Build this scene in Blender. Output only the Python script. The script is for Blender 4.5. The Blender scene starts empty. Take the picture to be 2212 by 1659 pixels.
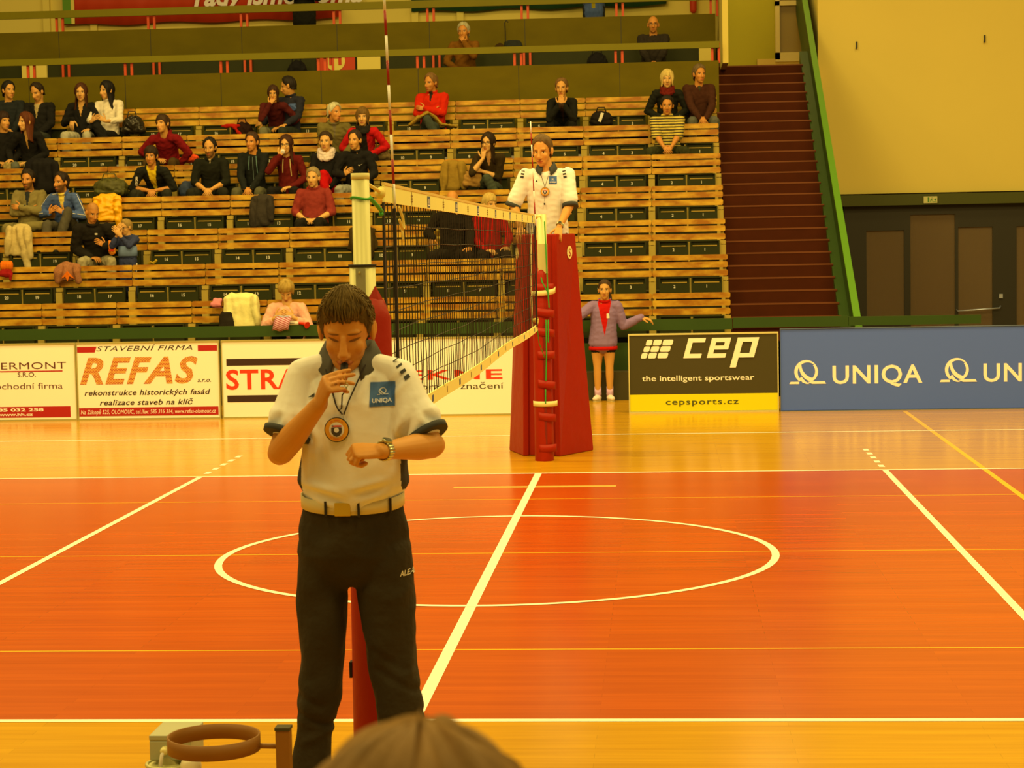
import bpy, bmesh, math, random
import numpy as np
from mathutils import Vector, Matrix
from mathutils.bvhtree import BVHTree
random.seed(7); rng = np.random.default_rng(7)
scene = bpy.context.scene
COL = scene.collection
# ------------------------------------------------------------------ camera
W_, H_ = 2212, 1659
FPX, CAM = 4327.2, np.array([1.0883, -12.9255, 2.0736])
YAW, PITCH, ROLL = 0.0748813, 0.0735896, 0.0191846
def _axes():
    cy, sy, cp, sp = math.cos(YAW), math.sin(YAW), math.cos(PITCH), math.sin(PITCH)
    f = np.array([-sy*cp, cy*cp, -sp]); r = np.array([cy, sy, 0.]); d = np.cross(f, r)
    return r*math.cos(ROLL)+d*math.sin(ROLL), d*math.cos(ROLL)-r*math.sin(ROLL), f
CR, CD, CF = _axes()
def at(px, py, Y):
    d = CR*(px-W_/2)/FPX + CD*(py-H_/2)/FPX + CF
    return CAM + d*(Y-CAM[1])/d[1]
cam = bpy.data.cameras.new('camera'); camo = bpy.data.objects.new('camera', cam); COL.objects.link(camo)
camo.matrix_world = Matrix(((CR[0], -CD[0], -CF[0], CAM[0]), (CR[1], -CD[1], -CF[1], CAM[1]), (CR[2], -CD[2], -CF[2], CAM[2]), (0, 0, 0, 1)))
cam.sensor_width = 36; cam.lens = FPX/W_*36; cam.clip_start = .05; cam.clip_end = 200
cam.dof.use_dof = True; cam.dof.focus_distance = 11.5; cam.dof.aperture_fstop = 9.0
scene.camera = camo
# ------------------------------------------------------------------ light
LC = (1.0, .685, .19)
scene.view_settings.view_transform = 'Standard'; scene.view_settings.look = 'None'
scene.view_settings.exposure = 0.0; scene.view_settings.gamma = 1.0; scene.view_settings.use_curve_mapping = False
wd = bpy.data.worlds.new('hall_ambient'); scene.world = wd; wd.use_nodes = True
bg = wd.node_tree.nodes['Background']; bg.inputs[0].default_value = (*LC, 1); bg.inputs[1].default_value = .25
def lamp(x, y, z, e, s=2.2, tilt=0, s2=None):
    l = bpy.data.lights.new('hall_and_fill_lamp', 'AREA'); l.shape = 'RECTANGLE'; l.size = s; l.size_y = s2 or s; l.energy = e; l.color = LC
    o = bpy.data.objects.new('hall_and_fill_lamp', l); COL.objects.link(o); o.location = (x, y, z); o.rotation_euler = (tilt, 0, 0)
    return o
for lx in (-9, -3, 3, 9):
    lamp(lx, -9, 9.5, 270, tilt=math.radians(22)); lamp(lx, -1, 9.5, 520, tilt=math.radians(14)); lamp(lx, 7, 9.5, 400, tilt=math.radians(8))
for lx in (-8, -1, 6): lamp(lx, 13.5, 10.5, 260)
lamp(2.9, 21.8, 8.6, 45, s=.8)  # small unseen lamp added to brighten the landing wall
# ------------------------------------------------------------------ helpers
def lin(c): c /= 255.; return c/12.92 if c <= .04045 else ((c+.055)/1.055)**2.4
def C(r, g, b, gain=1.0):
    b *= .8 if b < 100 else 1.0
    return tuple(min(.92, max(.001, lin(v)/l*gain*.95)) for v, l in zip((r, g, b), LC)) + (1,)
MATS = {}
def mat(name, rgb, rough=.6, metal=0, spec=.4, noise=None, bump=None, base=None, coat=0, emis=None):
    if name in MATS: return MATS[name]
    m = bpy.data.materials.new(name); m.use_nodes = True; MATS[name] = m
    nt = m.node_tree; b = nt.nodes['Principled BSDF']
    c = base if base else C(*rgb)
    b.inputs['Base Color'].default_value = c; b.inputs['Roughness'].default_value = rough
    b.inputs['Metallic'].default_value = metal; b.inputs['Specular IOR Level'].default_value = spec
    b.inputs['Coat Weight'].default_value = coat
    if noise or bump:
        tc = nt.nodes.new('ShaderNodeTexCoord')
    if noise:
        n = nt.nodes.new('ShaderNodeTexNoise'); n.inputs['Scale'].default_value = noise[0]; n.inputs['Detail'].default_value = 4
        mp = nt.nodes.new('ShaderNodeMapping'); nt.links.new(tc.outputs['Object'], mp.inputs[0]); nt.links.new(mp.outputs[0], n.inputs[0])
        if len(noise) > 2: mp.inputs['Scale'].default_value = noise[2]
        mx = nt.nodes.new('ShaderNodeMix'); mx.data_type = 'RGBA'
        k = noise[1]
        mx.inputs[6].default_value = tuple(v*(1-k) for v in c[:3])+(1,); mx.inputs[7].default_value = tuple(min(.95, v*(1+k)) for v in c[:3])+(1,)
        nt.links.new(n.outputs[0], mx.inputs[0]); nt.links.new(mx.outputs[2], b.inputs['Base Color'])
    if bump:
        n2 = nt.nodes.new('ShaderNodeTexNoise'); n2.inputs['Scale'].default_value = bump[0]; n2.inputs['Detail'].default_value = 3
        nt.links.new(tc.outputs['Object'], n2.inputs[0])
        bp = nt.nodes.new('ShaderNodeBump'); bp.inputs['Strength'].default_value = bump[1]; bp.inputs['Distance'].default_value = bump[2]
        nt.links.new(n2.outputs[0], bp.inputs['Height']); nt.links.new(bp.outputs[0], b.inputs['Normal'])
    if emis:
        b.inputs['Emission Color'].default_value = emis[0]; b.inputs['Emission Strength'].default_value = emis[1]
    return m
def cloth(rgb, **k):
    return mat('cloth_%d_%d_%d' % rgb, rgb, rough=.9, spec=.15, noise=(14, .12), bump=(22, .35, .02), **k)
class MB:
    def __init__(s): s.v = []; s.f = []; s.mi = []
    def add(s, v, f, m=0):
        o = len(s.v); s.v += [tuple(map(float, p)) for p in v]; s.f += [tuple(int(i)+o for i in q) for q in f]; s.mi += [m]*len(f); return s
    def box(s, x0, x1, y0, y1, z0, z1, m=0):
        return s.add([(x0,y0,z0),(x1,y0,z0),(x1,y1,z0),(x0,y1,z0),(x0,y0,z1),(x1,y0,z1),(x1,y1,z1),(x0,y1,z1)],
              [(0,3,2,1),(4,5,6,7),(0,1,5,4),(1,2,6,5),(2,3,7,6),(3,0,4,7)], m)
    def bar(s, a, b, w, h, m=0):
        a = np.array(a, float); b = np.array(b, float); t = b-a; t /= np.linalg.norm(t)
        x = np.cross(t, (0, 0, 1.)); x = x/np.linalg.norm(x) if np.linalg.norm(x) > 1e-6 else np.array([1., 0, 0]); y = np.cross(x, t)
        q = [(-w/2,-h/2),(w/2,-h/2),(w/2,h/2),(-w/2,h/2)]
        return s.add([a+x*i+y*j for i, j in q]+[b+x*i+y*j for i, j in q], [(0,1,2,3),(7,6,5,4),(0,4,5,1),(1,5,6,2),(2,6,7,3),(3,7,4,0)], m)
    def tube(s, P, r, n=8, side=(1, 0, 0), m=0, cap=True):
        v, f = tube(P, r, side, n, cap); return s.add(v, f, m)
    def ell(s, c, r, m=0, n=12, A=np.eye(3)):
        v, f = ellipsoid(c, r, A, n); return s.add(v, f, m)
    def poly(s, pts, m=0): return s.add(pts, [tuple(range(len(pts)))], m)
    def build(s, name, mats, parent=None, smooth=False, org=None, bevel=0):
        me = bpy.data.meshes.new(name); org = np.array(org if org is not None else (0, 0, 0), float)
        v = np.array(s.v)-org if len(s.v) else np.zeros((0, 3))
        me.from_pydata(v.tolist(), [], s.f); me.validate()
        for m_ in (mats if isinstance(mats, (list, tuple)) else [mats]): me.materials.append(m_)
        if any(s.mi) and len(me.polygons) == len(s.mi): me.polygons.foreach_set('material_index', s.mi)
        if smooth: me.polygons.foreach_set('use_smooth', [len(p.vertices) < 5 for p in me.polygons])
        o = bpy.data.objects.new(name, me); COL.objects.link(o)
        if parent: o.parent = parent
        else: o.location = org
        if bevel:
            bv = o.modifiers.new('bevel', 'BEVEL'); bv.width = bevel; bv.segments = 2; bv.limit_method = 'ANGLE'
        return o
def nrm(v): v = np.array(v, float); return v/max(1e-9, np.linalg.norm(v))
def tube(P, r, side=(1, 0, 0), n=12, cap=True):
    P = np.array(P, float); m = len(P); R = [(q, q) if np.isscalar(q) else q for q in (r if not np.isscalar(r) else [r]*m)]
    if len(R) != m: raise ValueError('tube radii')
    T = np.gradient(P, axis=0); pts = []; rr = []; tt = []
    if cap:
        t0 = nrm(P[1]-P[0]); r0 = min(R[0])
        for d, s_ in ((.92, .38), (.6, .8)): pts.append(P[0]-t0*r0*d); rr.append((R[0][0]*s_, R[0][1]*s_)); tt.append(t0)
    for i in range(m): pts.append(P[i]); rr.append(R[i]); tt.append(nrm(T[i]))
    if cap:
        t1 = nrm(P[-1]-P[-2]); r1 = min(R[-1])
        for d, s_ in ((.6, .8), (.92, .38)): pts.append(P[-1]+t1*r1*d); rr.append((R[-1][0]*s_, R[-1][1]*s_)); tt.append(t1)
    V = []; x = np.array(side, float); a = np.linspace(0, 2*np.pi, n, endpoint=False)
    for p, q, t in zip(pts, rr, tt):
        x2 = x-t*np.dot(x, t)
        if np.linalg.norm(x2) < .15: x2 = np.cross(t, (0, 0, 1.) if abs(t[2]) < .8 else (0, 1., 0))
        x2 = nrm(x2); y = np.cross(t, x2); x = x2
        V += list(p+np.outer(np.cos(a), x2)*q[0]+np.outer(np.sin(a), y)*q[1])
    k = len(pts); F = []
    for i in range(k-1):
        for j in range(n):
            j2 = (j+1) % n; F.append((i*n+j, i*n+j2, (i+1)*n+j2, (i+1)*n+j))
    F.append(tuple(reversed(range(n)))); F.append(tuple((k-1)*n+j for j in range(n)))
    return np.array(V), F
def ellipsoid(c, r, A=np.eye(3), n=12):
    c = np.array(c, float); V = []; F = []; h = n//2
    V.append(c+A@np.array([0, r[1], 0]))
    for i in range(1, h):
        th = math.pi*i/h
        for j in range(n):
            ph = 2*math.pi*j/n; V.append(c+A@np.array([r[0]*math.sin(th)*math.sin(ph), r[1]*math.cos(th), r[2]*math.sin(th)*math.cos(ph)]))
    V.append(c-A@np.array([0, r[1], 0])); L = len(V)-1
    for j in range(n):
        j2 = (j+1) % n; F.append((0, 1+j, 1+j2)); F.append((L, L-n+j2, L-n+j))
        for i in range(h-2): F.append((1+i*n+j, 1+(i+1)*n+j, 1+(i+1)*n+j2, 1+i*n+j2))
    return np.array(V), F
def tag(o, label=None, cat=None, group=None, kind=None):
    if label: o['label'] = label
    if cat: o['category'] = cat
    if group: o['group'] = group
    if kind: o['kind'] = kind
    return o
def empty(name, loc, label, cat, group=None):
    o = bpy.data.objects.new(name, None); COL.objects.link(o); o.location = loc; o.empty_display_size = .1
    return tag(o, label, cat, group)
def struct(o, label, cat='wall'): return tag(o, label, cat, kind='structure')
def plane_axes(): return np.array([[1, 0, 0], [0, 0, -1.], [0, 1, 0]])   # text plane facing the court
_tc = {}
def text2d(s, w=None, h=None, bold=0.0, shear=0.0, align='l', space=1.0):
    """flat glyph geometry (x right, y up), fitted to width w / cap height h, origin at the lower left or centre"""
    key = (s, bold, shear, space)
    if key not in _tc:
        cu = bpy.data.curves.new('t', 'FONT'); cu.body = s; cu.size = 1; cu.offset = bold; cu.shear = shear; cu.resolution_u = 3; cu.space_character = space
        o = bpy.data.objects.new('t', cu); COL.objects.link(o); bpy.context.view_layer.update()
        me = bpy.data.meshes.new_from_object(o.evaluated_get(bpy.context.evaluated_depsgraph_get()))
        v = np.array([p.co[:2] for p in me.vertices]).reshape(-1, 2); f = [tuple(p.vertices) for p in me.polygons]
        bpy.data.objects.remove(o); bpy.data.curves.remove(cu); bpy.data.meshes.remove(me); _tc[key] = (v, f)
    v, f = _tc[key]; v = v.copy()
    cap = .729
    sx = sy = 1.0
    if h: sy = sx = h/cap
    x0, x1 = v[:, 0].min(), v[:, 0].max()
    if w: sx = w/(x1-x0); sy = sy if h else sx
    v[:, 0] = (v[:, 0]-x0)*sx; v[:, 1] *= sy
    if align == 'c': v[:, 0] -= (x1-x0)*sx/2
    if align == 'r': v[:, 0] -= (x1-x0)*sx
    return v, f
def rrect(x0, y0, x1, y1, r=0, sh=0, n=4):
    P = []
    for cx, cy, a0 in ((x1-r, y1-r, 0), (x0+r, y1-r, 90), (x0+r, y0+r, 180), (x1-r, y0+r, 270)):
        for i in range(n+1 if r else 1):
            a = math.radians(a0+90*i/n); P.append((cx+r*math.cos(a), cy+r*math.sin(a)))
    P = np.array(P); P[:, 0] += (P[:, 1]-y0)*sh
    return P, [tuple(range(len(P)))]
def put(mb, vf, x, y, z, m=0, sc=1.0):
    v, f = vf; return mb.add([(x+a*sc, y, z+b*sc) for a, b in v], f, m)
def remesh(parts, vox, smooth=3, fac=.5):
    V = []; F = []; o = 0
    for v, f in parts:
        V += np.asarray(v).tolist(); F += [tuple(int(i)+o for i in q) for q in f]; o = len(V)
    me = bpy.data.meshes.new('r'); me.from_pydata(V, [], F); ob = bpy.data.objects.new('r', me); COL.objects.link(ob)
    m = ob.modifiers.new('r', 'REMESH'); m.mode = 'VOXEL'; m.voxel_size = vox; m.use_smooth_shade = True
    if smooth:
        sm = ob.modifiers.new('s', 'SMOOTH'); sm.factor = fac; sm.iterations = smooth
    bpy.context.view_layer.update()
    r = bpy.data.meshes.new_from_object(ob.evaluated_get(bpy.context.evaluated_depsgraph_get()))
    n = len(r.vertices); v = np.empty(n*3, 'f'); r.vertices.foreach_get('co', v); nn = np.empty(n*3, 'f'); r.vertices.foreach_get('normal', nn)
    L = np.empty(len(r.loops), 'i'); r.loops.foreach_get('vertex_index', L); st = np.empty(len(r.polygons), 'i'); r.polygons.foreach_get('loop_total', st)
    f = np.split(L, np.cumsum(st)[:-1]) if not (st == 4).all() else L.reshape(-1, 4)
    bpy.data.objects.remove(ob); bpy.data.meshes.remove(me); bpy.data.meshes.remove(r)
    return v.reshape(-1, 3).astype(float), nn.reshape(-1, 3).astype(float), f
def folds(v, n, amp, wl=.09, seed=0, mask=None, zs=.8):
    r = np.random.default_rng(seed); d = np.zeros(len(v))
    for i in range(5):
        k = r.normal(size=3); k[2] *= zs; k = k/np.linalg.norm(k)*2*np.pi/(wl*r.uniform(.6, 1.7)); ph = r.uniform(0, 6.28)
        w = r.normal(size=3); w = w/np.linalg.norm(w)*2*np.pi/(wl*3)
        d += np.sin(v@k+ph+1.6*np.sin(v@w+ph))*np.cos(v@w+ph*2)
    d *= amp/1.8
    if mask is not None: d *= mask
    return v+n*d[:, None]
def mesh_obj(name, v, f, mats, parent=None, org=(0, 0, 0), mi=None, smooth=True, attr=None):
    me = bpy.data.meshes.new(name); f = np.asarray(f) if not isinstance(f, list) else f
    me.from_pydata((np.asarray(v)-np.array(org, float)).tolist(), [], f.tolist() if isinstance(f, np.ndarray) else f)
    for m_ in (mats if isinstance(mats, (list, tuple)) else [mats]): me.materials.append(m_)
    if mi is not None: me.polygons.foreach_set('material_index', np.asarray(mi, 'i'))
    if smooth: me.polygons.foreach_set('use_smooth', [len(p.vertices) < 5 for p in me.polygons])
    if attr is not None:
        a = me.attributes.new('hp', 'FLOAT_VECTOR', 'POINT'); a.data.foreach_set('vector', np.asarray(attr, 'f').ravel())
    o = bpy.data.objects.new(name, me); COL.objects.link(o)
    if parent: o.parent = parent
    else: o.location = org
    return o
def bvh(o, off):
    me = o.data; return BVHTree.FromPolygons([tuple(v.co+Vector(off)) for v in me.vertices], [tuple(p.vertices) for p in me.polygons])
def decal(name, tree, shapes, cx, cz, y0, mats, parent, org, rot=0, eps=.003):
    """flat printed shapes laid on a surface: shapes = [(verts2d, faces, material index)]"""
    mb = MB(); cr, sr = math.cos(rot), math.sin(rot)
    for li, (v, f, m) in enumerate(shapes):
        P = []; last = y0
        for a, b in v:
            x, z = cx+a*cr-b*sr, cz+a*sr+b*cr
            h = tree.ray_cast(Vector((x, y0-.6, z)), Vector((0, 1, 0)), 1.4)
            y = h[0].y if h[0] else last
            last = y; P.append((x, y-eps-li*.0012, z))
        mb.add(P, f, m)
    return mb.build(name, mats, parent, org=org)
def grid2d(w, h, n=8):
    v = [(-w/2+w*i/n, -h/2+h*j/n) for j in range(n+1) for i in range(n+1)]
    return v, [(j*(n+1)+i, j*(n+1)+i+1, (j+1)*(n+1)+i+1, (j+1)*(n+1)+i) for j in range(n) for i in range(n)]
# ================================================================== the setting
def wood_mat(name, c1, c2, rough, line=None, tile=(1.6, .075), coat=0.0):
    m = bpy.data.materials.new(name); m.use_nodes = True; nt = m.node_tree; b = nt.nodes['Principled BSDF']
    tc = nt.nodes.new('ShaderNodeTexCoord'); br = nt.nodes.new('ShaderNodeTexBrick'); nt.links.new(tc.outputs['Object'], br.inputs[0])
    br.inputs['Scale'].default_value = 1; br.inputs['Brick Width'].default_value = tile[0]; br.inputs['Row Height'].default_value = tile[1]
    br.inputs['Mortar Size'].default_value = .0012; br.inputs['Mortar Smooth'].default_value = .3; br.inputs['Bias'].default_value = 0
    br.inputs['Color1'].default_value = c1; br.inputs['Color2'].default_value = c2
    br.inputs['Mortar'].default_value = tuple(v*.72 for v in c1[:3])+(1,)
    n = nt.nodes.new('ShaderNodeTexNoise'); mp = nt.nodes.new('ShaderNodeMapping'); mp.inputs['Scale'].default_value = (.7, 14, 1)
    nt.links.new(tc.outputs['Object'], mp.inputs[0]); nt.links.new(mp.outputs[0], n.inputs[0]); n.inputs['Scale'].default_value = 2.2; n.inputs['Detail'].default_value = 6
    mx = nt.nodes.new('ShaderNodeMix'); mx.data_type = 'RGBA'; mx.blend_type = 'MULTIPLY'; mx.inputs[0].default_value = .55
    rp = nt.nodes.new('ShaderNodeValToRGB'); rp.color_ramp.elements[0].position = .3; rp.color_ramp.elements[1].position = .75
    rp.color_ramp.elements[0].color = (.72, .62, .5, 1); rp.color_ramp.elements[1].color = (1, 1, 1, 1)
    nt.links.new(n.outputs[0], rp.inputs[0]); nt.links.new(br.outputs[0], mx.inputs[6]); nt.links.new(rp.outputs[0], mx.inputs[7])
    nt.links.new(mx.outputs[2], b.inputs['Base Color']); b.inputs['Roughness'].default_value = rough; b.inputs['Specular IOR Level'].default_value = .5
    b.inputs['Coat Weight'].default_value = coat; b.inputs['Coat Roughness'].default_value = .09
    return m
PARQ = wood_mat('parquet_varnished', (.68, .39, .012, 1), (.60, .33, .009, 1), .19)
ORNG = wood_mat('parquet_orange_paint', (.55, .092, .0012, 1), (.48, .075, .001, 1), .23)
WHT = mat('line_paint_white', (250, 222, 140), rough=.3); YEL = mat('line_paint_yellow', (235, 160, 10), rough=.3)
TANP = mat('floor_patch_tan', (205, 150, 50), rough=.35)
fl = MB()
def quad(x0, x1, y0, y1, m, z=0.0): fl.poly([(x0, y0, z), (x1, y0, z), (x1, y1, z), (x0, y1, z)], m)
quad(-16, 16, -16, -4.5, 0); quad(-16, 16, 4.5, 26, 0); quad(-16, -9, -4.5, 4.5, 0); quad(9, 16, -4.5, 4.5, 0); quad(-9, 9, -4.5, 4.5, 1)
Z1 = .0012
quad(-9, 9, -4.5, -4.45, 2, Z1); quad(-9, 9, 4.45, 4.5, 2, Z1)
for x in (-3, 0, 3): quad(x-.025 if x else -.03, x+.025 if x else .03, -4.45, 4.45, 2, Z1)
quad(-9, -8.95, -4.45, 4.45, 2, Z1); quad(8.95, 9, -4.45, 4.45, 2, Z1)
for x in (-3, 3):
    for i in range(5): quad(x-.025, x+.025, 4.68+i*.33, 4.84+i*.33, 2, Z1)
quad(-14, 14, 7.80, 7.85, 2, Z1)
for y in (2.76, .07, -3.0): quad(-9, 9, y-.009, y+.009, 3, Z1*.5)
quad(3.82, 3.87, -4.4, 10.1, 3, Z1*.6); quad(-.65, .70, 3.49, 3.59, 4, Z1*.35)
n = 96; cv = []
for i in range(n):
    a = 2*math.pi*i/n; cv += [(1.83*math.cos(a), 1.83*math.sin(a), Z1*1.5), (1.78*math.cos(a), 1.78*math.sin(a), Z1*1.5)]
fl.add(cv, [(2*i, (2*i+2) % (2*n), (2*i+3) % (2*n), 2*i+1) for i in range(n)], 2)
struct(fl.build('floor', [PARQ, ORNG, WHT, YEL, TANP]), 'varnished parquet sports floor with orange court and white lines', 'floor')

GRN = mat('olive_green_panel', (100, 76, 0), rough=.6, spec=.12, noise=(2.2, .22, (1, 1, 2)))
GRNR = mat('olive_green_rail', (120, 98, 2), rough=.5, spec=.2, noise=(3, .1))
DGRN = mat('dark_green_paint', (44, 62, 4), rough=.55, noise=(2, .15))
BGRN = mat('bright_green_paint', (84, 118, 6), rough=.5)
SGRN = mat('seat_dark_green', (44, 40, 4), rough=.6, spec=.2, noise=(6, .15))
CREAM = mat('cream_plaster', (222, 176, 62), rough=.85, noise=(.5, .05)); CREAM2 = mat('cream_plaster_shade', (212, 160, 62), rough=.85)
LGRN = mat('light_green_wall', (176, 146, 24), rough=.8); ORP = mat('orange_red_steel', (205, 62, 8), rough=.45)
MAROON = mat('stair_maroon', (70, 22, 0), rough=.8, spec=.15, noise=(5, .2)); NOSE = mat('stair_nosing', (112, 48, 4), rough=.6)
DARK = mat('dark_frame', (36, 30, 12), rough=.5); BROWN = mat('tier_brown', (62, 48, 8), rough=.8)
BEIGE = mat('beige_post', (176, 132, 36), rough=.75, noise=(9, .2)); STEEL = mat('steel_bright', (190, 176, 120), rough=.3, metal=.8)
def fz(k): return .476*k-.12          # floor level of a seat row
def yr(k): return 13.62+.85*(k-2)     # front face of its folded seats
FY8, FZ8 = 19.4, 4.16
st = MB()
for k in range(1, 8): st.box(-13, 1.98, yr(k)-.66, yr(k)+.19, fz(k)-.5 if k > 1 else 0, fz(k))
st.box(-13, 1.98, yr(7)+.19, 18.55, 2.4, fz(7)); st.box(-13, 1.98, 18.7, 20.25, 3.4, FZ8)
struct(st.build('stand_steps', BROWN), 'stepped tiers of the spectator stand', 'stand')
b = MB(); b.box(-13, 4.9, 12.42, 12.5, 0, .70)
struct(b.build('wall_front', DGRN), 'dark green boarded front wall of the stand', 'wall')
b = MB(); b.box(-13, 1.98, 12.36, 12.40, .855, .995); b.box(1.99, 3.42, 12.36, 12.40, .872, 1.0); b.box(3.43, 5.06, 12.36, 12.40, .88, .99)
struct(b.build('trim_front', DGRN), 'dark green horizontal rail board along the front of the stand', 'rail')
b = MB(); b.box(1.98, 3.5, 12.42, 12.48, 0, .86, 0)
struct(b.build('wall_stairfoot', MAROON), 'maroon board at the foot of the stairs', 'wall')
# stairs
s = MB(); n = 27; d = (20.3-12.55)/n; r = (4.76-.30)/n
for i in range(n):
    y = 12.55+i*d; z = .30+i*r
    s.box(2.0, 3.43, y, y+d+.02, z-.2 if i else 0, z+r, 0); s.box(2.0, 3.43, y-.004, y+.03, z+r-.018, z+r+.002, 1)
struct(s.build('stair_flight', [MAROON, NOSE]), 'long straight flight of dark maroon steps beside the benches', 'stairs')
SL = (4.76-.30)/(20.3-12.55)
s = MB()
def incl(mb, x0, x1, y0, y1, zo0, zo1, m=0):
    z = lambda y: .30+(y-12.55)*SL
    mb.add([(x0,y0,z(y0)+zo0),(x1,y0,z(y0)+zo0),(x1,y1,z(y1)+zo0),(x0,y1,z(y1)+zo0),(x0,y0,z(y0)+zo1),(x1,y0,z(y0)+zo1),(x1,y1,z(y1)+zo1),(x0,y1,z(y1)+zo1)],
           [(0,3,2,1),(4,5,6,7),(0,1,5,4),(1,2,6,5),(2,3,7,6),(3,0,4,7)], m)
incl(s, 3.54, 3.59, 12.45, 23.2, -.5, .56, 0); incl(s, 3.41, 3.54, 12.5, 20.5, -.4, .13, 0); incl(s, 3.52, 3.61, 12.42, 23.2, .56, .60, 1)
struct(s.build('stair_parapet', [DGRN, BGRN]), 'sloping green parapet and handrail on the right of the stairs', 'railing')
b = MB(); b.box(2.0, 3.7, 20.3, 23.2, 4.4, 4.76, 0); b.box(2.0, 3.6, 20.27, 20.3, 4.60, 4.74, 1); b.box(2.0, 3.6, 20.26, 20.31, 4.74, 4.78, 2)
struct(b.build('floor_landing', [CREAM2, DGRN, CREAM]), 'landing at the top of the stairs with a pale edge strip', 'floor')
# gallery panels
b = MB(); b.box(-13, 2.035, 18.6, 18.66, 3.6, 4.735)
for x in (-8.9, -7.34, -5.8, -4.2, -2.66, -1.08, .5): b.box(x-.004, x+.004, 18.597, 18.6, 3.9, 4.735, 1)
struct(b.build('wall_gallery', [GRN, DARK]), 'olive green boarded parapet behind the top row of benches', 'wall')
b = MB(); b.box(-13, 2.04, 20.3, 20.36, 4.0, 5.635)
for x in (-8.9, -7.34, -5.8, -4.2, -2.66, -1.08, .5): b.box(x-.004, x+.004, 20.297, 20.3, 4.9, 5.635, 1)
struct(b.build('wall_upper_gallery', [GRN, DARK]), 'olive green boarded parapet of the upper gallery', 'wall')
def rail(name, y, z0, z1, posts, pz0, lab, y2=.05):
    o = MB(); o.box(-13, 2.05, y, y+y2, z0, z1)
    struct(o.build(name, GRNR), lab, 'rail')
    for x in posts:
        q = MB()
        for dx in (-.052, .052): q.box(x+dx-.019, x+dx+.019, y+y2, y+y2+.04, pz0, z1-.02)
        struct(q.build('rail_post', ORP, org=(x, y, pz0)), 'pair of orange steel uprights carrying %s' % ('the lower gallery rail' if y < 19.5 else 'the upper gallery rail'), 'post')
rail('trim_gallery', 18.58, 4.93, 5.03, (-8.87, -7.29, -5.75, -4.19, -2.62, -1.09, .49, 1.99), 4.70, 'olive green top rail in front of the gallery seats')
rail('trim_upper_gallery', 20.28, 5.86, 5.98, (-8.89, -7.33, -5.76, -4.20, -2.64, -1.08, .48, 2.02), 5.6, 'olive green top rail of the upper gallery')
b = MB()
for x in (-8.65, -7.13, -5.61, -4.25, -2.50, -1.02): 
    for dx in (-.05, .05): b.box(x+dx-.018, x+dx+.018, 19.80, 19.84, FZ8+.41, 5.09)
struct(b.build('trim_gallery_uprights', ORP), 'orange steel uprights in the shade against the upper parapet', 'post')
b = MB(); b.box(-13, 2.15, 20.4, 22.6, 4.9, 5.1); struct(b.build('floor_gallery', BROWN), 'floor of the upper gallery', 'floor')
b = MB(); b.box(-13, 2.15, 22.5, 22.6, 5.1, 9); b.box(2.10, 2.19, 18.7, 22.6, 4.7, 9)
for x in (-9.75, -8.9, -3.15, -2.35): b.box(x-.06, x+.06, 22.42, 22.5, 5.1, 9)
struct(b.build('wall_back', CREAM), 'cream back wall behind the upper gallery', 'wall')
b = MB(); b.box(2.19, 5.0, 23.2, 23.3, 4.7, 9); struct(b.build('wall_landing', LGRN), 'light green wall behind the stair landing', 'wall')
b = MB(); b.box(2.85, 3.9, 23.1, 23.2, 4.76, 5.12); struct(b.build('baseboard_landing', CREAM2), 'low tan plinth below the landing window', 'trim')
b = MB(); wx0, wx1, wz0, wz1 = 3.25, 3.72, 5.10, 6.7
b.box(wx0-.08, wx0, 23.05, 23.2, wz0, wz1); b.box(wx1, wx1+.08, 23.05, 23.2, wz0, wz1); b.box(wx0-.08, wx1+.08, 23.05, 23.2, wz0-.04, wz0+.12); b.box(wx0-.08, wx1+.08, 23.05, 23.2, 6.04, 6.12)
w = struct(b.build('window_1', mat('window_frame_white', (215, 172, 84), rough=.5)), 'white framed window with grey blind at the top of the stairs', 'window')
b = MB(); b.box(wx0, wx1, 23.12, 23.16, wz0, wz1); b.build('pane', mat('blind_grey', (140, 102, 26), rough=.4), w)
# right hand wall with the entrance
b = MB(); b.box(3.79, 13, 20.6, 20.8, 2.66, 9); b.box(3.72, 3.79, 20.6, 23.2, 2.4, 9)
struct(b.build('wall_right', CREAM), 'large cream wall above the entrance', 'wall')
b = MB(); b.box(3.6, 13, 20.5, 20.62, 2.46, 2.64); struct(b.build('trim_beam', mat('beam_green', (66, 62, 4), rough=.6)), 'green beam over the glass entrance', 'beam')
for x, z in ((4.35, 5.05), (6.42, 5.1)):
    h = MB(); h.box(x-.012, x+.012, 20.57, 20.6, z, z+.10); h.box(x-.02, x+.006, 20.55, 20.58, z-.02, z+.005)
    tag(h.build('wall_hook', DARK, org=(x, 20.6, z)), 'small dark hook on the cream wall, %s of two' % ('left' if x < 5 else 'right'), 'hook')
b = MB(); b.box(3.6, 13, 24.0, 24.1, 0, 3, 0); b.box(3.6, 13, 20.7, 24, 2.5, 2.6, 0); b.box(5.52, 6.35, 22.4, 22.5, 0, 2.2, 1)
struct(b.build('wall_lobby', [mat('lobby_brown', (62, 36, 3), rough=.8, spec=.1), mat('lobby_maroon', (74, 20, 0), rough=.7, spec=.1)]), 'brown walls of the lobby seen through the glass doors', 'wall')
GLS = mat('dark_glass', (30, 24, 8), rough=.06); g_ = GLS.node_tree.nodes['Principled BSDF']; g_.inputs['Transmission Weight'].default_value = .7; g_.inputs['IOR'].default_value = 1.1; g_.inputs['Base Color'].default_value = (.40, .32, .22, 1); g_.inputs['Specular IOR Level'].default_value = .25
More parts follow.
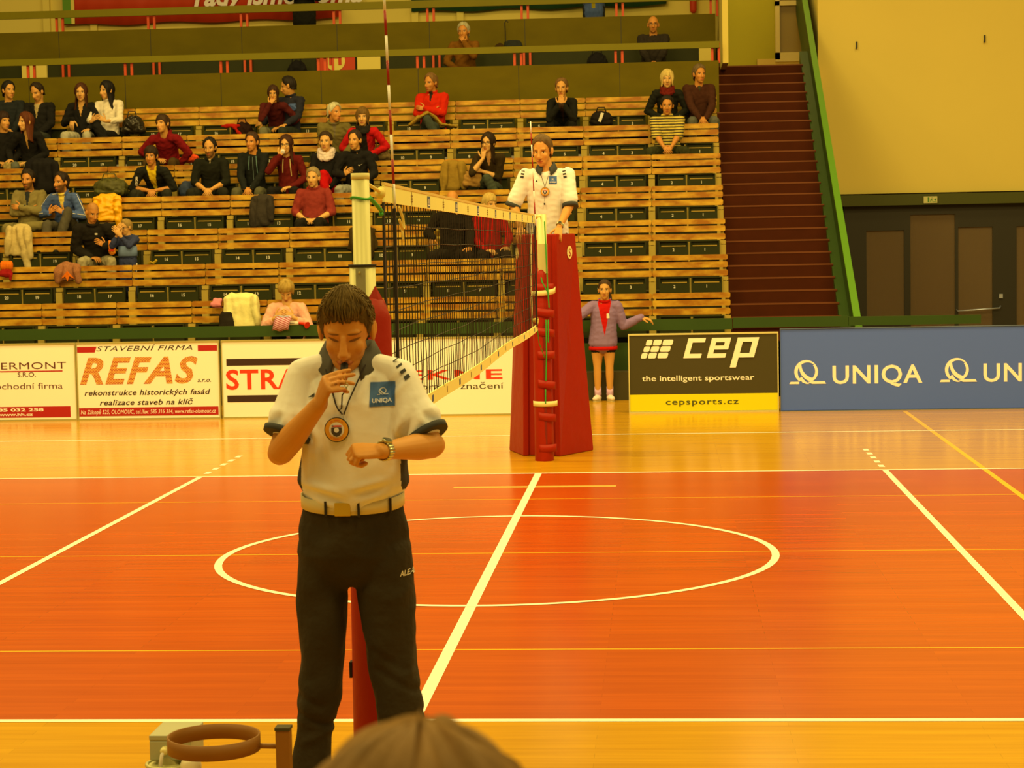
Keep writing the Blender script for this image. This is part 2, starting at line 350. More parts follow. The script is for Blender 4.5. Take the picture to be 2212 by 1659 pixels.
for i, (x0, x1, zt) in enumerate(((4.5, 5.12, 2.05), (5.22, 5.95, 2.3), (6.0, 6.56, 2.08), (6.95, 7.6, 2.08))):
    q = MB(); f0 = {0: 4.15, 1: 5.17, 2: 5.97, 3: 6.6}[i]; f1 = {0: 5.17, 1: 5.97, 2: 6.6, 3: 8.5}[i]
    q.box(f0, x0, 20.7, 20.78, 0, 2.46); q.box(x1, f1, 20.7, 20.78, 0, 2.46); q.box(x0, x1, 20.7, 20.78, zt, 2.46); q.box(x0, x1, 20.7, 20.78, 0, .5 if i == 0 else .12)
    d_ = struct(q.build('door_%d' % (i+1), DARK), 'dark framed glass entrance door leaf %d from the left' % (i+1), 'door')
    q = MB(); q.box(x0, x1, 20.73, 20.75, .1, zt); q.build('pane', GLS, d_)
    if i == 2:
        q = MB(); q.tube([(x0-.03, 20.66, .72), (x0-.02, 20.62, .70), (x1+.1, 20.62, .74), (x1+.12, 20.66, .77)], .013); q.build('push_bar', STEEL, d_, True)
        q = MB(); q.box(x1+.1, x1+.16, 20.66, 20.7, .9, .97); q.build('lock', STEEL, d_)
es = empty('exit_sign', (5.5, 20.48, 2.48), 'small green and white emergency exit sign on the green beam over the doors', 'sign')
b = MB(); b.box(5.41, 5.63, 20.46, 20.49, 2.485, 2.595); b.build('plate', mat('sign_white', (200, 172, 84), rough=.4), es, org=es.location)
b = MB(); q = lambda x0, x1, z0, z1: b.poly([(x0, 20.458, z0), (x1, 20.458, z0), (x1, 20.458, z1), (x0, 20.458, z1)])
q(5.475, 5.50, 2.50, 2.58); q(5.56, 5.62, 2.50, 2.51)
for i in range(3): pass
b.poly([(5.515, 20.458, 2.50), (5.525, 20.458, 2.50), (5.545, 20.458, 2.545), (5.535, 20.458, 2.56), (5.52, 20.458, 2.55)]); b.poly([(5.545, 20.458, 2.535), (5.555, 20.458, 2.50), (5.565, 20.458, 2.50), (5.55, 20.458, 2.55)])
b.ell((5.545, 20.457, 2.572), (.01, .01, .002)); b.poly([(5.575, 20.458, 2.54), (5.61, 20.458, 2.515), (5.61, 20.458, 2.565)])
b.build('pictogram', mat('sign_green', (60, 110, 20), rough=.4), es, org=es.location)
for i, (x, z) in enumerate(((2.16, 1.0),)): pass
# white blocks and the round emblem seen under the gallery rail
for i, (x0, x1, w_) in enumerate(((at(48, 155, 19.82)[0], at(102, 155, 19.82)[0], 'left end'), (at(772, 137, 19.82)[0], at(822, 137, 19.82)[0], 'middle, beside the red emblem board'), (at(1510, 117, 19.82)[0], 1.97, 'right end beside the stairs'))):
    b = MB(); b.box(x0, x1, 19.80, 19.85, FZ8+.41, 5.10)
    tag(b.build('white_block', CREAM, org=((x0+x1)/2, 19.82, FZ8+.41)), 'white block under the gallery rail at the '+w_, 'block', 'white blocks on the gallery')
em = empty('emblem_board', (-4.2, 19.84, FZ8+.41), 'red board with a white round emblem under the gallery rail', 'sign')
b = MB(); b.box(-4.47, -3.84, 19.82, 19.85, FZ8+.41, 5.12); RED = mat('banner_red', (190, 46, 4), rough=.6); b.build('panel', RED, em, org=em.location)
b = MB(); b.tube([(-4.16, 19.81, 4.985), (-4.16, 19.82, 4.985)], .16, n=32, cap=False); b.build('disc', CREAM, em, org=em.location)
b = MB(); b.box(-4.26, -4.21, 19.80, 19.81, 4.92, 5.12); b.box(-4.11, -4.06, 19.80, 19.81, 4.92, 5.12); b.box(-4.26, -4.06, 19.80, 19.81, 5.03, 5.07); b.build('emblem_letter', RED, em, org=em.location)
# banners on the back wall
def banner(name, x0, x1, z0, z1, m, label, txt=None, tx=0, tz=0, tw=1, m2=None, slant=0.0):
    e = empty(name, ((x0+x1)/2, 22.4, z0), label, 'banner')
    b = MB(); nx = 40
    for i in range(nx+1):
        for j in range(2):
            x = x0+(x1-x0)*i/nx; b.v.append((x, 22.36+.012*math.sin(i*1.1)+.008*math.sin(i*2.7+j), (z1 if j else z0)+.02*math.sin(i*.5)*(1-j)))
    b.f = [(2*i, 2*i+2, 2*i+3, 2*i+1) for i in range(nx)]; b.mi = [0]*nx
    o = b.build('cloth', m, e, True, org=e.location); so = o.modifiers.new('solid', 'SOLIDIFY'); so.thickness = .006
    if m2:
        for c0, c1, mm in m2:
            q = MB(); q.box(c0, c1, 22.325, 22.335, z0+.02, z1); q.build('stripe', mm, e, org=e.location)
    if txt:
        q = MB(); put(q, text2d(txt, w=tw, bold=.03, shear=.25), tx, 22.31, tz); q.build('lettering', mat('banner_white', (235, 196, 110)), e, org=e.location)
banner('wall_banner', -9.42, -4.46, 5.96, 6.9, RED, 'long red banner with white lettering on the back wall behind the upper gallery', 'rády jsme doma', -7.05, 6.235, 3.0, [(-9.42, -9.27, BGRN), (-9.27, -9.21, CREAM)])
banner('wall_banner', -3.2, 1.26, 6.03, 6.9, mat('banner_teal', (40, 66, 22), rough=.6), 'dark green banner with white lettering on the back wall, right of the antenna', 'Hanácká', -2.6, 6.225, 2.4)
fe = empty('fire_extinguisher', (1.72, 22.4, 5.9), 'red fire extinguisher on the cream wall at the end of the upper gallery', 'fire extinguisher')
b = MB(); b.tube([(1.72, 22.38, 5.93), (1.72, 22.38, 6.34)], .06, n=14); b.build('cylinder', RED, fe, True, org=fe.location)
b = MB(); b.tube([(1.72, 22.38, 6.36), (1.72, 22.38, 6.46)], .02); b.box(1.69, 1.76, 22.33, 22.42, 6.44, 6.47); b.build('valve', DARK, fe, org=fe.location)
b = MB(); b.box(1.67, 1.77, 22.315, 22.325, 6.08, 6.2); b.build('label_plate', CREAM, fe, org=fe.location)
# ================================================================== benches
def slat_mat():
    m = mat('bench_slat_wood', (205, 128, 8), rough=.42); nt = m.node_tree; b = nt.nodes['Principled BSDF']
    tc = nt.nodes.new('ShaderNodeTexCoord'); oi = nt.nodes.new('ShaderNodeObjectInfo'); ad = nt.nodes.new('ShaderNodeVectorMath'); ad.operation = 'ADD'
    sc = nt.nodes.new('ShaderNodeVectorMath'); sc.operation = 'SCALE'; sc.inputs[0].default_value = (37, 11, 5); nt.links.new(oi.outputs['Random'], sc.inputs['Scale'])
    nt.links.new(tc.outputs['Object'], ad.inputs[0]); nt.links.new(sc.outputs[0], ad.inputs[1])
    mp = nt.nodes.new('ShaderNodeMapping'); mp.inputs['Scale'].default_value = (2.6, 1, 6); n = nt.nodes.new('ShaderNodeTexNoise'); n.inputs['Scale'].default_value = 1.6; n.inputs['Detail'].default_value = 3
    nt.links.new(ad.outputs[0], mp.inputs[0]); nt.links.new(mp.outputs[0], n.inputs[0])
    rp = nt.nodes.new('ShaderNodeValToRGB'); e = rp.color_ramp.elements; e[0].position = .36; e[0].color = C(164, 88, 2); e[1].position = .68; e[1].color = C(218, 148, 22)
    nt.links.new(n.outputs[0], rp.inputs[0]); nt.links.new(rp.outputs[0], b.inputs['Base Color']); return m
SLAT = slat_mat(); EDGE = mat('seat_edge_ply', (172, 122, 26), rough=.6); NUMW = mat('seat_number_white', (226, 190, 100), rough=.6)
ORD = ['', 'first', 'second', 'third', 'fourth', 'fifth', 'sixth', 'seventh']
def slat_mesh(z0, z1):
    b = MB(); P, f = rrect(0, z0, 1.0-.006, z1, .02); k = len(P); y0, y1 = .085, .115
    b.add([(x, y0, z) for x, z in P]+[(x, y1, z) for x, z in P], [tuple(range(k)), tuple(reversed(range(k, 2*k)))]+[(i, i+k, (i+1) % k+k, (i+1) % k) for i in range(k)]); return b
proto = {}
def pm(name, mb, mats):
    o = mb.build(name, mats); me = o.data; bpy.data.objects.remove(o); proto[name] = me; return me
F0 = .12     # heights below are above the true row floor
slats = [pm('slat%d' % i, slat_mesh(z0+F0, z1+F0), SLAT) for i, (z0, z1) in enumerate(((.762, .832), (.662, .740), (.552, .632)))]
b = MB(); b.box(-.185, .185, -.022, 0, .40, .585); b.box(-.20, .20, .03, .05, .44, .655); b.box(-.20, -.185, -.022, .05, .44, .655); b.box(.185, .20, -.022, .05, .44, .655); b.box(-.2, .2, -.01, .05, .648, .66); SUP = pm('seat_up', b, SGRN)
b = MB(); b.box(-.2, .2, -.42, -.02, .40, .43); b.box(-.20, .20, .03, .05, .44, .655); b.box(-.2, .2, -.01, .05, .648, .66); SDN = pm('seat_down', b, SGRN)
b = MB(); b.box(-.165, .165, -.027, .012, .585, .597); EDG = pm('edge_strip', b, EDGE)
b = MB(); b.box(-.165, .165, -.425, -.42, .405, .425); EDGD = pm('edge_down', b, EDGE)
b = MB(); b.box(-.045, .045, 0, .075, 0, .60); b.box(-.045, .045, .03, .075, .61, .66); b.box(-.02, .02, .118, .14, .5, .93); POST = pm('support_post', b, BEIGE)
b = MB(); b.box(-.012, .012, 0, .04, .38, .645); HING = pm('hinge', b, BEIGE)
NUMS = {}
def num_mesh(n):
    if n not in NUMS:
        b = MB(); put(b, text2d(str(n), h=.042, bold=.02, align='c'), 0, -.0235, .52); NUMS[n] = pm('num%d' % n, b, NUMW)
    return NUMS[n]
def kid(name, me, parent, loc=(0, 0, 0)):
    o = bpy.data.objects.new(name, me); COL.objects.link(o); o.parent = parent; o.location = loc; return o
SEATED = {k: [] for k in range(1, 9)}     # x of every occupied seat, filled by the people list before the benches are made
def benches():
    first = None
    for k in range(1, 8):
        xl = min(at(-40, 600, yr(k))[0], at(-40, 100, yr(k))[0])
        for j in range(0, 12):
            n = 2+2*j; xe = 1.27-(n-2)/2.; x0 = xe-.29
            if x0+1 < xl: continue
            e = empty('bench', (x0, yr(k), fz(k)), 'two-seat slatted wooden bench with folding seats %d and %d, %s row up from the court' % (n-1, n, ORD[k]), 'bench', 'slatted benches of the stand')
            for s_ in slats: kid('slat', s_, e, (.003, 0, 0))
            kid('support_post', POST, e, (.002, .01, 0))
            if j == 0: kid('support_post', POST, e, (.955, .012, 0))
            kid('hinge', HING, e, (.5, .0, 0))
            for dx, nn in ((.29, n), (.715, n-1)):
                occ = any(abs(xe-.29+dx-x) < .26 for x in SEATED[k])
                s_ = kid('seat', SDN if occ else SUP, e, (dx, 0, 0))
                kid('edge_strip', EDGD if occ else EDG, s_)
                if not occ: kid('seat_number', num_mesh(nn), s_)
# ================================================================== advertising boards
BW = mat('board_white', (248, 214, 122), rough=.45, spec=.3); BFR = mat('board_frame_grey', (182, 150, 66), rough=.4, metal=.3); BRED = mat('board_red', (176, 22, 10), rough=.5)
BRED2 = mat('board_red_letter', (222, 50, 8), rough=.5); INK = mat('board_ink_dark', (54, 26, 10), rough=.6); INKP = mat('board_ink_violet', (96, 44, 24), rough=.6); BLK = mat('board_black', (66, 52, 12), rough=.5)
BYEL = mat('board_yellow', (228, 190, 0), rough=.45); BBLU = mat('board_blue', (0, 0, 0), base=(.085, .165, .80, 1), rough=.45, spec=.2); BCRM = mat('board_cream_letter', (250, 222, 130), rough=.5)
BR = bpy.data.materials.new('brick_lettering'); BR.use_nodes = True; nt = BR.node_tree; br = nt.nodes.new('ShaderNodeTexBrick'); tc = nt.nodes.new('ShaderNodeTexCoord'); sx = nt.nodes.new('ShaderNodeSeparateXYZ'); cx = nt.nodes.new('ShaderNodeCombineXYZ')
nt.links.new(tc.outputs['Object'], sx.inputs[0]); nt.links.new(sx.outputs[0], cx.inputs[0]); nt.links.new(sx.outputs[2], cx.inputs[1]); nt.links.new(cx.outputs[0], br.inputs[0]); nt.links.new(br.outputs[0], nt.nodes['Principled BSDF'].inputs['Base Color'])
br.inputs['Scale'].default_value = 1; br.inputs['Brick Width'].default_value = .032; br.inputs['Row Height'].default_value = .0155; br.inputs['Mortar Size'].default_value = .0026
br.inputs['Color1'].default_value = C(172, 30, 16); br.inputs['Color2'].default_value = C(186, 44, 20); br.inputs['Mortar'].default_value = C(238, 180, 60)
BY = 10.25; BH = .92
def board(x0, x1, label, m=BW, fr=BFR, h=BH, w=.018):
    e = empty('advertising_board', ((x0+x1)/2, BY, 0), label, 'advertising board')
    b = MB(); b.box(x0+.005, x1-.005, BY, BY+.03, .012, h-.012); b.build('panel', m, e, org=e.location)
    b = MB(); b.box(x0, x1, BY-.012, BY+.04, h-w, h); b.box(x0, x1, BY-.012, BY+.04, 0, w); b.box(x0, x0+w*.7, BY-.012, BY+.04, w, h-w); b.box(x1-w*.7, x1, BY-.012, BY+.04, w, h-w)
    b.build('frame', fr, e, org=e.location)
    b = MB(); [b.box(x-.02, x+.02, BY+.04, BY+.3, 0, .03) for x in (x0+.2, x1-.2)]; [b.bar((x, BY+.04, h*.7), (x, BY+.28, .02), .03, .02) for x in (x0+.2, x1-.2)]; b.build('rear_brace', BFR, e, org=e.location)
    return e
def pr(e, name, m, items, y=BY-.002):
    """lettering: items = (text, left x, base z, width, cap height, options) or a bare shape; each line is a part"""
    b = MB(); n = 0
    for it in items:
        if isinstance(it[0], str):
            o = it[5] if len(it) > 5 else {}; q = MB()
            put(q, text2d(it[0], w=it[3], h=it[4], bold=o.get('b', 0), shear=o.get('s', 0), space=o.get('sp', 1)), it[1], y, it[2]); q.build(name, m, e, org=e.location)
        else: put(b, it, 0, y-n*.0005, 0); n += 1
    if n: b.build('logo' if name == 'lettering' else name, m, e, org=e.location)
e = board(-7.9, -5.81, 'x')
e['label'] = 'white advertising board at the left edge with dark violet lettering and a red bottom strip'
pr(e, 'lettering', INKP, [('THERMONT', -6.99, .615, 1.06, .085, {'sp': 1.04}), ('S.R.O.', -6.52, .525, .22, .055, {'b': .01}), ('obchodní firma', -6.87, .38, .89, .075)])
b = MB(); b.box(-7.2, -5.975, BY-.0022, BY-.001, .582, .596); b.box(-7.85, -5.895, BY-.0022, BY-.001, .04, .17); b.build('red_strip', BRED, e, org=e.location)
pr(e, 'strip_lettering', BCRM, [('tel.: 585 032 258', -7.05, .115, .83, .038, {'b': .03}), ('www.hh.cz', -6.76, .062, .41, .034, {'b': .03})], BY-.004)
e = board(-5.805, -4.09, 'white advertising board with slanted brick-patterned red letters')
pr(e, 'lettering', INK, [('STAVEBNÍ FIRMA', -5.56, .815, 1.15, .06, {'s': .3, 'sp': 1.08}), ('s.r.o.', -4.36, .435, .16, .055, {'s': .3, 'b': .01}), ('rekonstrukce historických fasád', -5.72, .292, 1.51, .066, {'s': .25, 'b': .015, 'sp': 1.05}), ('realizace staveb na klíč', -5.54, .175, 1.12, .066, {'s': .25, 'b': .015, 'sp': 1.05})])
pr(e, 'brick_lettering', BR, [('REFAS', -5.77, .435, 1.42, .31, {'s': .32, 'b': .03, 'sp': 1.12})])
pr(e, 'red_strip', BRED, [([(-5.79, .80), (-5.58, .80), (-5.555, .868), (-5.79, .868)], [(0, 1, 2, 3)]), ([(-4.345, .80), (-4.115, .80), (-4.115, .868), (-4.345, .868)], [(0, 1, 2, 3)]), ([(-5.79, .045), (-4.12, .045), (-4.12, .145), (-5.79, .145)], [(0, 1, 2, 3)])])
pr(e, 'strip_lettering', BCRM, [('Na Zákopě 525, OLOMOUC, tel./fax: 585 316 314, www.refas-olomouc.cz', -5.77, .07, 1.62, .052, {'s': .2, 'sp': 1.04})], BY-.004)
e = board(-4.07, -2.36, 'white advertising board with heavy red letters between two black bars, partly behind the near referee')
pr(e, 'lettering', BRED2, [('STRABAG', -4.02, .345, 1.58, .235, {'b': .022, 'sp': 1.06})])
pr(e, 'black_bar', INK, [([(-4.01, .62), (-2.42, .62), (-2.42, .70), (-4.01, .70)], [(0, 1, 2, 3)]), ([(-4.01, .19), (-2.42, .19), (-2.42, .27), (-4.01, .27)], [(0, 1, 2, 3)])])
e = board(-2.35, -.60, 'white advertising board with wide red letters behind the net')
pr(e, 'lettering', BRED2, [('SEKNE', -2.12, .425, 1.36, .115, {'b': .02, 'sp': 1.1})])
pr(e, 'small_lettering', BLK, [('dopravní značení', -1.88, .31, 1.13, .075)])
e = board(.705, 2.43, 'black and yellow advertising board with large cream letters right of the girl', BLK, mat('board_frame_pale', (206, 172, 84), rough=.4))
e.location.z = 0
L = []
for r_ in range(3):
    for c_ in range(3): 
        xa = .868+r_*-.026+c_*.1035+.05*0; z = .815-r_*.075
        w_ = (.075, .10, .125)[c_]; xx = .905-r_*.0295+(0, .083, .192)[c_]
        v, f = rrect(0, 0, w_*.92, .064, .017, .28); L.append((v+np.array([xx, z-.03]), f))
def blk(x, z, w, h, sh=.28): v, f = rrect(0, 0, w, h, 0); v = v.copy(); v[:, 0] += (v[:, 1]+z-.62)*sh+x; v[:, 1] += z; return (v, f)
zb, zt = .632, .862; T = .05
def frame_letter(x, segs):
    for a in segs: L.append(blk(x+a[0], a[1], a[2], a[3]))
frame_letter(1.335, [(0, zb, .06, zt-zb), (.06, zt-T, .14, T), (.06, zb, .14, T)])
frame_letter(1.605, [(0, zb, .06, zt-zb), (.06, zt-T, .16, T), (.06, zb, .15, T), (.06, zb+.095, .16, .045), (.16, zb+.14, .06, zt-T-zb-.14)])
frame_letter(1.90, [(0, zb-.115, .07, zt-zb+.115), (.07, zt-T, .175, T), (.07, zb, .175, T), (.18, zb+T, .065, zt-zb-2*T)])
pr(e, 'lettering', BCRM, L+[('the intelligent sportswear', .86, .372, 1.29, .065, {'b': .008})])
b = MB(); b.box(.715, 2.42, BY-.0022, BY-.001, .02, .215); b.build('yellow_strip', BYEL, e, org=e.location)
pr(e, 'strip_lettering', mat('board_ink_olive', (70, 66, 10)), [('cepsports.cz', 1.13, .095, .84, .07, {'b': .015, 'sp': 1.15})], BY-.004)
e = board(2.45, 5.9, 'long blue advertising board with cream lettering at the right edge', BBLU, mat('board_blue_edge', (0, 0, 0), base=(.10, .16, .36, 1), rough=.3), h=.955, w=.008)
def curl(x, z, s):
    """ribbon ring logo"""
    out = []
    def cres(c0, r0, c1, r1, a0, a1, n=24):
        A = np.radians(np.linspace(a0, a1, n)); o = np.stack([c0[0]+r0*np.cos(A), c0[1]+r0*np.sin(A)], 1); i = np.stack([c1[0]+r1*np.cos(A), c1[1]+r1*np.sin(A)], 1)
        v = np.concatenate([o, i])*s+np.array([x, z]); return (v, [(k, k+1, n+k+1, n+k) for k in range(n-1)])
    out.append(cres((0, 0), .5, (.06, -.02), .42, 40, 235)); out.append(cres((.04, .0), .46, (-.02, .02), .40, -60, 40))
    out.append(cres((.36, .22), .66, (.40, .32), .60, 172, 262))
    P = np.array([(-.72, -.52), (-.30, -.52), (-.30, -.42), (-.66, -.42)]); out.append((P*s+np.array([x, z]), [(0, 1, 2, 3)]))
    P = np.array([(-.28, -.28), (-.16, -.46), (.0, -.52), (.14, -.52), (-.05, -.40), (-.20, -.2)]); out.append((P*s+np.array([x, z]), [(0, 1, 2, 3, 4, 5)]))
    P = np.array([(.20, -.41), (.78, -.41), (.84, -.52), (.26, -.52), (.05, -.44)]); out.append((P*s+np.array([x, z]), [(0, 1, 2, 3, 4)]))
    return out
pr(e, 'lettering', BCRM, curl(2.745, .455, .27)+[('UNIQA', 3.045, .315, 1.02, .215, {'b': .016, 'sp': 1.08})])
pr(e, 'lettering', BCRM, curl(4.455, .455, .27)+[('UNIQA', 4.755, .315, 1.02, .215, {'b': .016, 'sp': 1.08})])
# ================================================================== net, posts, antennae
PRED = mat('pad_red_vinyl', (158, 24, 0), rough=.5, spec=.25, noise=(3, .08), bump=(9, .25, .03)); ALU = mat('post_aluminium', (206, 176, 84), rough=.45, metal=.25); ALUG = mat('post_channel_grey', (176, 152, 84), rough=.4, metal=.5)
GROPE = mat('green_rope', (64, 140, 30), rough=.8); ROPE = mat('pale_rope', (226, 180, 70), rough=.8); STRP = mat('white_strap', (232, 194, 96), rough=.7); BLACK = mat('black_band', (34, 26, 12), rough=.7)
NT = lambda y: 2.294-.0036*(y+4.6)+.006*((y/4.6)**2-1)          # top edge of the net
net = empty('volleyball_net', (0, 0, 1.2), 'dark mesh volleyball net with white printed top and bottom tapes across the court', 'net')
ny0, ny1 = -5.05, 4.70
def band(z_hi, z_lo, m, name, n=60, th=.004):
    b = MB(); ys = np.linspace(ny0+.02, ny1, n); v = []
    for y in ys:
        a, c = z_hi(y), z_lo(y); v += [(-th, y, c), (th, y, c), (th, y, a), (-th, y, a)]
    b.add(v, [(4*i+p, 4*i+(p+1) % 4, 4*i+4+(p+1) % 4, 4*i+4+p) for i in range(n-1) for p in range(4)]+[(3, 2, 1, 0), (4*n-4, 4*n-3, 4*n-2, 4*n-1)])
    return b.build(name, m, net, org=net.location)
TAPE = mat('net_tape', (244, 214, 92), rough=.7, noise=(3, .06))
band(lambda y: NT(y)-.012, lambda y: NT(y)-.078, TAPE, 'top_tape'); band(lambda y: NT(y), lambda y: NT(y)-.012, mat('net_tape_edge', (226, 176, 72), rough=.7), 'tape_hem', th=.006)
BZ = lambda y: 1.338-.0045*(y+3.6)+.008*math.sin(y*1.3)
band(BZ, lambda y: BZ(y)-.06, TAPE, 'bottom_tape')
b = MB(); ROPEBLK = mat('net_cord', (40, 30, 10), rough=.8)
ys = np.arange(ny0+.05, ny1, .1)
for i, y in enumerate(ys):
    zt, zb_ = NT(y)-.075, BZ(y)-.01; k = 11; w = .002 if rng.random() < .85 else .014
    P = [(rng.normal()*.0015, y+w*math.sin(j*.9+i)*(j/k)**4*rng.uniform(.4, 1), zt+(zb_-zt)*j/k) for j in range(k+1)]
    b.tube(P, .0026, n=3, cap=False)
for j in range(1, 10):
    P = [(0, y, NT(y)-.075-(NT(y)-.075-BZ(y))*j/10+.002*math.sin(y*4.3+j)+.004*math.sin(y*1.1+2*j)) for y in np.arange(ny0+.05, ny1, .1)]
    b.tube(P, .0025, n=3, side=(1, 0, 0), cap=False)
b.build('netting', ROPEBLK, net, org=net.location)
b = MB(); b.box(-.004, .004, ny0, ny0+.035, BZ(ny0)-.05, NT(ny0)-.08); b.build('side_band', BLACK, net, org=net.location)
b = MB(); b.box(-.004, .004, ny1-.03, ny1, BZ(ny1)-.05, NT(ny1)-.08); b.build('side_band', BLACK, net, org=net.location)
PB = mat('tape_print_blue', (0, 0, 0), base=(.09, .15, .30, 1), rough=.6); PG = mat('tape_print_grey', (140, 100, 34), rough=.6)
for i, y in enumerate(np.arange(-4.15, 4.3, .645)):
    z = NT(y)-.045; b = MB()
    if i % 2:
        b.poly([(.0052, y-.055, z-.026), (.0052, y+.055, z-.026), (.0052, y+.055, z+.026), (.0052, y-.055, z+.026)])
        for dy in (-.03, 0, .03): b.poly([(.0056, y+dy-.009, z-.008), (.0056, y+dy+.006, z-.008), (.0056, y+dy+.009, z+.014), (.0056, y+dy-.004, z+.014)], 1)
        b.poly([(.0056, y-.045, z-.019), (.0056, y+.045, z-.019), (.0056, y+.045, z-.013), (.0056, y-.045, z-.013)], 1)
    else:
        b.poly([(.0052, y-.004, z-.03), (.0052, y+.006, z-.03), (.0052, y+.006, z+.03), (.0052, y-.004, z+.03)], 2)
        for dz in (-.012, 0, .012): b.poly([(.0054, y-.03, z+dz-.003), (.0054, y+.03, z+dz-.003), (.0054, y+.03, z+dz+.003), (.0054, y-.03, z+dz+.003)], 2)
    b.build('tape_print', [PB, BCRM, PG], net, org=net.location); b = MB()
    zc = BZ(y)-.03; m_ = 0 if i % 2 else 2; hw = .035 if i % 2 else .012
    b.poly([(.0052, y-hw, zc-.016), (.0052, y+hw, zc-.016), (.0052, y+hw, zc+.016), (.0052, y-hw, zc+.016)], m_)
    b.build('tape_print', [PB, BCRM, PG], net, org=net.location)
b = MB(); b.tube([(0, -5.46, 2.28), (0, -5.2, 2.262), (0, ny0, 2.25)], .007); b.ell((0, -5.12, 2.25), (.022, .03, .022)); b.ell((0, -5.09, 2.255), (.018, .02, .024))
b.build('tie_cord', ROPE, net, org=net.location, smooth=True); b = MB()
b.tube([(.01, -4.62, 2.20), (.02, -4.60, 2.16), (.02, -4.56, 2.12), (.02, -4.60, 2.11), (.01, -4.63, 2.15)], .006); b.tube([(.015, -4.60, 2.12), (.02, -4.60, 2.07)], .005)
b.build('tie_cord', ROPE, net, org=net.location, smooth=True); b = MB()
b.tube([(0, ny1, 2.25), (0, 4.9, 2.24), (0, 5.5, 2.25)], .007); b.ell((0, ny1+.06, 2.24), (.02, .03, .02)); b.tube([(0, ny1, 2.18), (.01, 4.74, 2.10), (0, 4.74, 2.04)], .006)
b.build('tie_cord', ROPE, net, org=net.location, smooth=True); b = MB()
b.tube([(0, ny1, 1.30), (0, 4.8, 1.34), (-.01, 4.75, 1.36)], .008); b.ell((-.02, 4.75, 1.33), (.03, .03, .02))
b.build('tie_cord', ROPE, net, org=net.location, smooth=True)
b = MB(); b.tube([(0, -5.08, 2.18), (0, -5.2, 2.20), (0, -5.45, 2.235)], .008); b.ell((0, -5.1, 2.17), (.010, .02, .009)); b.build('tension_cord', GROPE, net, org=net.location, smooth=True); b = MB()
b.tube([(0, ny1, 1.26), (0, 4.9, 1.12), (.02, 5.42, .95)], .004)
b.build('tension_cord', GROPE, net, org=net.location, smooth=True)
def antenna(y, label, lean=0.0, dy=0.0):
    e = empty('antenna', (0, y, 1.3), label, 'antenna'); z0 = NT(y)-.1; 
    for nm, m_, par in (('red_band', mat('antenna_red', (150, 20, 6), rough=.4), 1), ('white_band', mat('antenna_white', (236, 206, 120), rough=.4), 0)):
        for i in range(0, 9):
            if i % 2 == par:
                b = MB(); za, zb2 = z0+.1*i, z0+.1*(i+1); f = lambda z: (.012+lean*(z-z0), y+dy*(z-z0), z); b.tube([f(za), f(zb2)], .0055, n=8, cap=False); b.build(nm, m_, e, True, org=e.location)
    b = MB(); b.box(.004, .016, y-.018, y+.012, BZ(y)-.02, z0); b.build('antenna_sleeve', BLACK, e, org=e.location)
antenna(-4.78, 'near red and white striped antenna rising above the net next to the near referee', -.028)
antenna(4.5, 'far red and white striped antenna in front of the referee on the stand', -.03)
def post(yc, label, s=1):
    e = empty('net_post', (-.02, yc, 0), label, 'net post'); x = -.02; o = e.location
    if s > 0:
        b = MB(); b.tube([(x, yc, .02), (x, yc, 2.30)], .0335, n=24, cap=False); b.build('inner_tube', ALU, e, True, org=o)
        b = MB(); b.tube([(x, yc, 2.295), (x, yc, 2.318)], .035, n=24, cap=False); b.build('cap', STRP, e, True, org=o)
        b = MB(); b.tube([(x, yc, .02), (x, yc, 1.975)], .049, n=24, cap=False); b.build('sleeve', ALU, e, True, org=o)
        b = MB(); b.tube([(x, yc, 1.972), (x, yc, 1.98)], .053, n=24, cap=False); b.build('collar', BLACK, e, True, org=o)
        b = MB(); b.box(x-.018, x+.018, yc-.054, yc-.04, .1, 1.965); b.build('channel', ALUG, e, org=o)
        b = MB(); b.tube([(x-.003, yc-.06, 1.95), (x-.003, yc-.05, 1.95)], .005); b.build('bolt', BFR, e, True, org=o)
        b = MB(); b.tube([(x+.036*math.cos(a), yc+.036*math.sin(a), 2.225+.004*math.sin(a*2)) for a in np.linspace(0, 2*np.pi, 20)], .005, n=6); b.build('rope_loop', GROPE, e, True, org=o)
        b = MB(); b.tube([(x+.02, yc, .01), (x+.02, yc, 1.0), (x+.02, yc, 1.78), (x+.02, yc, 1.80)], [.098, .092, .082, .074], n=28); b.build('padding', PRED, e, True, org=o)
        b = MB(); b.add([(x+.02, yc-.075, 1.80), (x+.075, yc-.05, 1.80), (x+.085, yc-.01, 1.83), (x+.05, yc-.02, 1.90), (x+.02, yc-.055, 1.84), (x+.075, yc+.02, 1.80)], [(0, 1, 2, 3, 4), (1, 5, 2)]); o2 = b.build('pad_flap', PRED, e, org=o); q = o2.modifiers.new('s', 'SOLIDIFY'); q.thickness = .012
        b = MB(); b.box(x-.085, x-.075, yc-.02, yc+.02, .42, .48); b.build('buckle', BLACK, e, org=o)
    return e, o, x, yc
post(-5.5, 'near net post with pale metal tube in red padding behind the near referee')
e, o, x, yc = post(5.5, 'far net post in strapped red padding in front of the referee stand', 0); x = .008
b = MB(); b.tube([(x, yc, .02), (x, yc, 2.27)], .043, n=24, cap=False); b.build('inner_tube', ALU, e, True, org=o)
b = MB(); b.box(x-.035, x+.05, yc-.07, yc-.04, 1.73, 2.0); b.build('winch_plate', ALU, e, org=o)
b = MB(); b.tube([(x-.012, yc-.01, 0.0), (x-.012, yc, .6), (x-.016, yc, 1.2), (x-.01, yc, 1.72)], [(.088, .10), (.086, .1), (.082, .1), (.07, .09)], n=28); b.build('padding', PRED, e, True, org=o)
